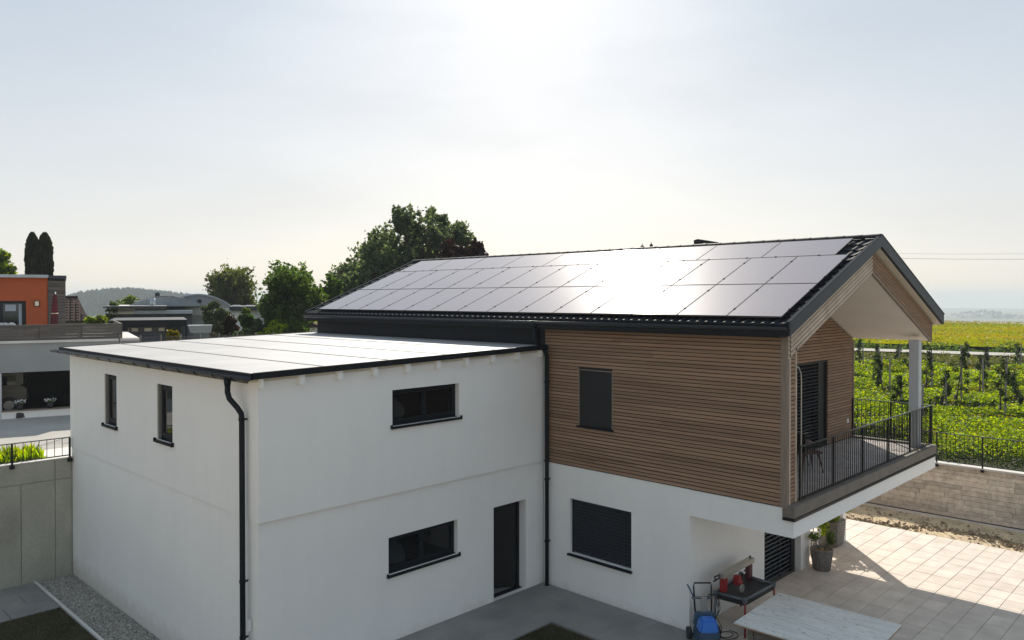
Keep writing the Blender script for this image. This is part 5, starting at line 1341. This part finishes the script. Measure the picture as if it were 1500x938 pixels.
# ================================================================== RIGHT: ORCHARD, ROAD, FIELD
def gz_arr(x, y): return np.where(y > -2, 1.5+np.minimum(1, (y+2)/60)*.3, 1.5)
def wedge(g, n, d0, d1, a0=1215, a1=1560, pw=1.0):
    """random ground spots in a sector east of the house, denser near by"""
    t = g.random(n); d = (d0**pw+(d1**pw-d0**pw)*t)**(1/pw)
    th = CYAW+np.arctan((g.uniform(a0, a1, n)-748.5)/CF)
    x = CP.x+np.sin(th)*d; y = CP.y+np.cos(th)*d; ok = x > 21.75
    return x[ok], y[ok]
def cover(name, label, n, d0, d1, hgt, leaf, m, seed, clump=None, up=.3, pw=1.0, a0=1215, a1=1560, thresh=None, fs=1.0):
    g = np.random.default_rng(seed); x, y = wedge(g, n, d0, d1, a0, a1, pw)
    # rows and swells of the vegetation
    f = .5+.5*np.sin(x*1.15*fs+1.3*np.sin(y*.35*fs+seed))*np.sin(y*.8*fs+1.7*np.sin(x*.3*fs)+seed*.7)
    f2 = .5+.5*np.sin(x*.37*fs+y*.29*fs+seed)*np.sin(y*.23*fs-x*.11*fs)
    ff_ = .25+.75*(f*.6+f2*.4)
    if thresh is not None:
        keep = ff_ > thresh; x, y, ff_ = x[keep], y[keep], ff_[keep]
    n = len(x); z = gz_arr(x, y)+hgt*ff_*g.random(n)**.5
    P = np.stack([x, y, z], 1); A = rdir(g, n); A[:, 2] *= .4; B = np.cross(A, rdir(g, n)); A /= np.linalg.norm(A, axis=1, keepdims=True); B /= np.linalg.norm(B, axis=1, keepdims=True)
    dist = np.hypot(x-CP.x, y-CP.y); s = (leaf*(.6+.8*g.random(n))*np.maximum(.8, dist/36))[:, None]
    return quads(name, P, A*s, B*s*.6, m, kind='stuff', label=label)
cover('ground_cover', 'bright green leafy undergrowth of the young orchard', 95000, 27, 68, .95, .048, 'leaf_bright', 1, pw=1.2, thresh=.56, fs=.75)
cover('ground_cover', 'low green herbs of the orchard undergrowth, darkened as shade between the clumps', 120000, 27, 72, .42, .045, 'leaf_shade', 2, pw=1.2)
cover('yellow_herbs', 'patches of yellow green herbs between the young orchard trees', 13000, 27, 66, .8, .045, 'leaf_yellow', 6, thresh=.72)
cover('grass', 'paler dry grass at the far end of the orchard before the road', 42000, 58, 79, .45, .05, 'grass_tall', 4, fs=2)
cover('white_flowers', 'scattered small white blossoms in the orchard undergrowth', 170, 29, 70, .7, .035, 'flower_white', 8)
# road at about 80 m and the hedge strip beyond
def band(name, pts_near, pts_far, z, m, **k):
    mb = MB(); n = len(pts_near); vs = [(*p, z) for p in pts_near]+[(*p, z) for p in pts_far]
    return mb.add(vs, [(i, i+1, n+i+1, n+i) for i in range(n-1)]).build(name, m, kind='structure', **k)
def gpt(px, py, z=1.55): p = atz(px, py, z); return (p.x, p.y)
ra, rb = Vector(atz(1255, 516, 1.62)), Vector(atz(1500, 526, 1.5)); rd = (ra-rb); rd.z = 0; rd.normalize(); rn = Vector((rd.y, -rd.x, 0)); 
if rn.x < 0: rn = -rn
mb = MB()
a_, b_ = ra+rd*60, rb-rd*90
for p, q in ((a_, b_),):
    mb.add([(p.x, p.y, 1.86), (q.x, q.y, 1.62), (q.x+rn.x*3.4, q.y+rn.y*3.4, 1.66), (p.x+rn.x*3.4, p.y+rn.y*3.4, 1.9)], [(0, 1, 2, 3)])
mb.build('road', 'asphalt', kind='structure')
g = np.random.default_rng(90)
def strip_leaves(name, label, off0, off1, h, n, leaf, m, seed, t0=-90, t1=175, z0=1.6):
    g = np.random.default_rng(seed); t = g.uniform(t0, t1, n); o = off0+(off1-off0)*g.random(n)
    x = rb.x+rd.x*t+rn.x*o; y = rb.y+rd.y*t+rn.y*o; hh_ = h*(.55+.45*np.sin(t*.9+np.sin(t*.37)*2)*np.sin(t*.21+1))
    P = np.stack([x, y, z0+hh_*g.random(n)], 1); A = rdir(g, n)*leaf; B = np.cross(A, rdir(g, n))
    return quads(name, P, A, B, m, kind='stuff', label=label)
strip_leaves('hedgerow', 'dark green strip of tall weeds along the far side of the road', 4.2, 7.0, 1.1, 26000, .10, 'leaf_mid', 91)
strip_leaves('verge_grass', 'pale grass on the near verge of the road', -3, -.1, .45, 12000, .07, 'grass_tall', 92)
# yellowing crop field: sheet and canopy of leaves up to the crest
fld = MB(); rows_ = []
for o in (7.2, 30, 55, 80, 105):
    row_ = []
    for t in range(-90, 200, 12):
        x = rb.x+rd.x*t+rn.x*o; y = rb.y+rd.y*t+rn.y*o; row_.append((x, y, max(terrain_z(x, y), 1.4 if o < 90 else terrain_z(x, y))+.55))
    rows_.append(row_)
n = len(rows_[0])
for r_ in rows_: fld.v += r_
for i in range(len(rows_)-1):
    for j in range(n-1): a = i*n+j; fld.f.append((a, a+1, a+n+1, a+n))
fld.sm = [True]*len(fld.f); fld.build('field', 'field', kind='structure')
def field_leaves(n, seed, o0, o1, leaf, m, label):
    g = np.random.default_rng(seed); t = g.uniform(-70, 150, n); o = o0+(o1-o0)*g.random(n)**1.2
    x = rb.x+rd.x*t+rn.x*o; y = rb.y+rd.y*t+rn.y*o
    zz_ = np.array([terrain_z(a, b) for a, b in zip(x[:], y[:])])
    P = np.stack([x, y, zz_+.45+.35*g.random(n)], 1); A = rdir(g, n); A[:, 2] *= .5; A *= leaf; B = np.cross(A, rdir(g, n))
    return quads('crop', P, A, B, m, kind='stuff', label=label)
field_leaves(60000, 93, 7.3, 100, .13, 'leaf_field', 'yellow and orange tinged crop covering the field beyond the road')
# young orchard trees, each with its stake
stake_me = MB().box(-.035, .035, -.035, .035, 0, 1).mesh('post', 'stake')
SP = [(1258, 545, 505), (1281, 547, 512), (1313, 541, 511), (1332, 552, 508), (1286, 577, 528), (1296, 588, 535), (1357, 577, 525),
      (1399, 600, 515), (1379, 603, 553), (1435, 585, 533), (1465, 618, 545), (1476, 572, 548), (1310, 612, 560), (1412, 543, 510), (1490, 545, 512), (1344, 625, 570), (1495, 610, 560), (1442, 548, 516)]
SIDES = ['on the far left by the roadside grass', 'second along the far row', 'in the far row left of the white column', 'just left of the white column top']
whr = ['nearest the wood wall by the road', 'left of the white column near the road', 'far back, two left of the white column', 'immediately left of the white column near the road',
       'midway down beside the wood wall corner', 'right of the one by the wall corner, half way down', 'just right of the white column', 'tallest, in the middle of the open field view', 'leaning right of the white column lower down',
       'bent over, half way down right of centre', 'low right, near the wall railing', 'at the right edge half way down', 'low left above the far balcony railing', 'small one near the road right of centre', 'near the road at the right edge',
       'behind the balcony corner', 'at the lower right edge above the railing', 'near the road, right of the tallest']
for k, (px, pb_, pt_) in enumerate(SP):
    b = atz(px, pb_, 1.5); dist = math.hypot(b.x-CP.x, b.y-CP.y); sc = dist/CF; h = min(2.9, (pb_-pt_)*sc*1.02)
    g = np.random.default_rng(200+k); ln = g.normal(0, .08, 2)
    gz0 = terrain_z(b.x, b.y)
    t = thing('orchard_tree', (b.x, b.y, gz0), 'young staked orchard tree '+whr[k], 'tree', 'young orchard trees')
    top = Vector((b.x+ln[0]*h, b.y+ln[1]*h, gz0+h))
    MB().tube([(b.x, b.y, gz0-.05), Vector((b.x, b.y, gz0)).lerp(top, .5)+Vector((.05, .03, 0)), top], [.04, .03, .01], 6).build('trunk', 'bark', t)
    MB().tube([(b.x, b.y, gz0), (b.x, b.y, gz0+.7)], [.06, .055], 8).build('tree_guard', 'black_rubber', t)
    C_ = []; Rr = []
    for q in range(11):
        f = .32+.68*q/10; a = g.uniform(0, 6.28); rr = .26*h/2.3*(1.15-f)*1.5
        p = Vector((b.x, b.y, gz0)).lerp(top, f); C_.append((p.x+math.cos(a)*rr, p.y+math.sin(a)*rr, p.z)); Rr.append((.15, .15, .16))
    P, A, B = leafset(g, C_, Rr, [70]*11, .045); quads('crown', P, A, B, 'leaf_orchard', t)
    off = Vector((.25*math.cos(k), -.22, 0)); hs2 = h*g.uniform(.95, 1.12)
    inst('stake', stake_me, (b.x+off.x, b.y+off.y, gz0-.05), (1, 1, hs2), rot=(g.normal(0, .015), g.normal(0, .015), 0), label='stake by the young tree '+whr[k], cat='stake', group='stakes beside the orchard trees')
# power lines
for k, (ya, yb, r_, lb) in enumerate(((366.5, 364.5, .007, 'upper thin overhead power line right of the gable'), (372.5, 374.5, .011, 'lower thicker overhead power line right of the gable'))):
    a = at(1120, ya+1, 72); b = at(1900, yb, 64); pts = [a.lerp(b, i/24)+Vector((0, 0, -1.2*math.sin(math.pi*i/24)*.25)) for i in range(25)]
    MB().tube(pts, r_, 5).build('power_line', 'steel', label=lb, cat='power line')
# conifer tips peeking over the ridge
for k, (px, py, dd_) in enumerate(((941, 357, 78), (954, 355, 78), (963, 360, 80), (987, 361, 80), (1075, 355, 82), (1047, 358, 82))):
    tp = at(px, py, dd_); g = np.random.default_rng(300+k)
    t = thing('spruce', (tp.x, tp.y, 1.6), 'spruce whose tip just shows above the roof ridge, number of them in a loose row', 'tree', 'spruce tips above the ridge')
    t['label'] = ['dark spruce tip poking over the ridge just left of its neighbour, above the glare', 'taller thin spruce tip above the glare on the ridge', 'small spruce tip left of the roof vent, nearest the glare', 'spruce tip just left of the black roof vent', 'spruce tip farthest right above the ridge', 'spruce tip between the roof vent and the last tip on the right'][k]
    MB().tube([(tp.x, tp.y, 1.6), (tp.x, tp.y, tp.z)], [.2, .03], 6).build('trunk', 'bark', t)
    C_ = []; Rr = []; pr = []; H = tp.z-2.5
    for q in range(26):
        f = q/26; z = 2.5+H*f; rr = .22*H*(1-f)*.8
        for a in np.arange(0, 6.28, 1.57): C_.append((tp.x+math.cos(a+q)*rr*.6, tp.y+math.sin(a+q)*rr*.6, z)); Rr.append((max(.1, rr*.6), max(.1, rr*.6), .18)); pr.append(26)
    P, A, B = leafset(g, C_, Rr, pr, .12); quads('crown', P, A, B, 'needle', t)

# ================================================================== HILLS
def ridge(name, prof, dist, depth, m, base=-66):
    """rolling hill whose skyline follows (pixel x, pixel y) pairs at that distance"""
    xs = np.arange(prof[0][0], prof[-1][0]+1, 6); ys = np.interp(xs, [p[0] for p in prof], [p[1] for p in prof]); mb = MB(); nr = 9
    g = np.random.default_rng(int(dist)); ys = ys+g.normal(0, .25, len(xs))
    for r_ in range(nr+1):
        f = r_/nr; dd_ = dist-depth*(1-f) if r_ <= nr-2 else dist+depth*(f-.75)*2
        hh_ = math.sin(math.pi*.5*min(1, f/.78)) if f <= .78 else 1-(f-.78)/.22
        for x, y in zip(xs, ys):
            top = at(float(x), float(y), dist); p = at(float(x), 440, dd_); mb.v.append((p.x, p.y, base+(top.z-base)*hh_))
    n = len(xs)
    for r_ in range(nr):
        for j in range(n-1): a = r_*n+j; mb.f.append((a, a+1, a+n+1, a+n))
    mb.sm = [True]*len(mb.f); return mb.build(name, m, kind='structure')
ridge('hills', [(60, 455), (100, 440), (118, 435), (150, 431), (190, 430), (230, 433), (262, 436), (300, 441), (380, 452), (520, 462)], 1300, 500, 'hill_green', base=-60)
ridge('hills', [(1200, 466), (1330, 466), (1374, 468), (1400, 460), (1420, 457), (1445, 455.5), (1460, 459), (1490, 462), (1560, 464), (1700, 466)], 3600, 900, 'far_land', base=-120)
ridge('hills', [(900, 462), (1200, 458), (1340, 456), (1380, 454), (1420, 456), (1500, 458), (1600, 455), (1800, 458)], 5400, 800, 'far_land', base=-150)
ridge('hills', [(-200, 450), (100, 452), (400, 455), (700, 452), (1000, 458)], 5000, 800, 'far_land', base=-150)
# forest of spruces along the near hill
g = np.random.default_rng(500); mb = MB()
prof = [(60, 455), (100, 440), (118, 435), (150, 431), (190, 430), (230, 433), (262, 436), (300, 441), (380, 452), (520, 462)]
for k in range(5200):
    f = g.random()**.6; x = g.uniform(60, 420); y = np.interp(x, [p[0] for p in prof], [p[1] for p in prof])
    f_ = .35+.43*f; dd_ = 1300-500*(1-f_); top = at(x, float(y), 1300); z = -60+(top.z+60)*math.sin(math.pi*.5*f_/.78); p = at(x, 440, dd_)
    h = g.uniform(6, 13); r_ = h*g.uniform(.22, .38); c_ = Vector((p.x, p.y, z-4)); a = g.uniform(0, 6.28)
    mb.add([c_+Vector((math.cos(a+q*1.257)*r_, math.sin(a+q*1.257)*r_, 2+g.uniform(-1, 1))) for q in range(5)]+[c_+Vector((g.normal(0, .3), g.normal(0, .3), h))], [(q, (q+1) % 5, 5) for q in range(5)])
mb.build('forest', 'needle', kind='stuff', label='bluish forest of spruces covering the distant hill on the left')
# dots of trees on the far right hills
mb = MB()
for k in range(420):
    x = g.uniform(1300, 1560); y = np.interp(x, [1200, 1374, 1400, 1445, 1490, 1560], [466, 468, 460, 455.5, 462, 464]); f_ = g.choice([.775, .74, .6, .5]); dd_ = 3600-900*(1-f_)
    top = at(x, float(y), 3600); z = -120+(top.z+120)*math.sin(math.pi*.5*f_/.78); p = at(x, 440, dd_); s_ = g.uniform(5, 12)
    c_ = Vector((p.x, p.y, z-2)); mb.add([c_+Vector((math.cos(q*1.047)*s_*g.uniform(.7, 1.5), math.sin(q*1.047)*s_, 0)) for q in range(6)]+[c_+Vector((0, 0, s_*g.uniform(.7, 1.3)))], [(q, (q+1) % 6, 6) for q in range(6)])
mb.build('far_trees', 'needle', kind='stuff', label='tiny groups of trees on the far hazy hills at right')

# ================================================================== HAZE
m = bpy.data.materials.new('haze'); m.use_nodes = True; nt = m.node_tree
for n_ in list(nt.nodes):
    if n_.type == 'BSDF_PRINCIPLED': nt.nodes.remove(n_)
pv = nt.nodes.new('ShaderNodeVolumePrincipled'); pv.inputs['Density'].default_value = HAZE = .00032
pv.inputs['Color'].default_value = (.76, .83, .90, 1); pv.inputs['Anisotropy'].default_value = .0
nt.links.new(pv.outputs[0], nt.nodes['Material Output'].inputs['Volume']); MATS['haze'] = m
MB().box(-6500, 6500, -6500, 6500, -170, 36).build('haze', 'haze', kind='stuff', label='thin pale haze lying over the countryside')
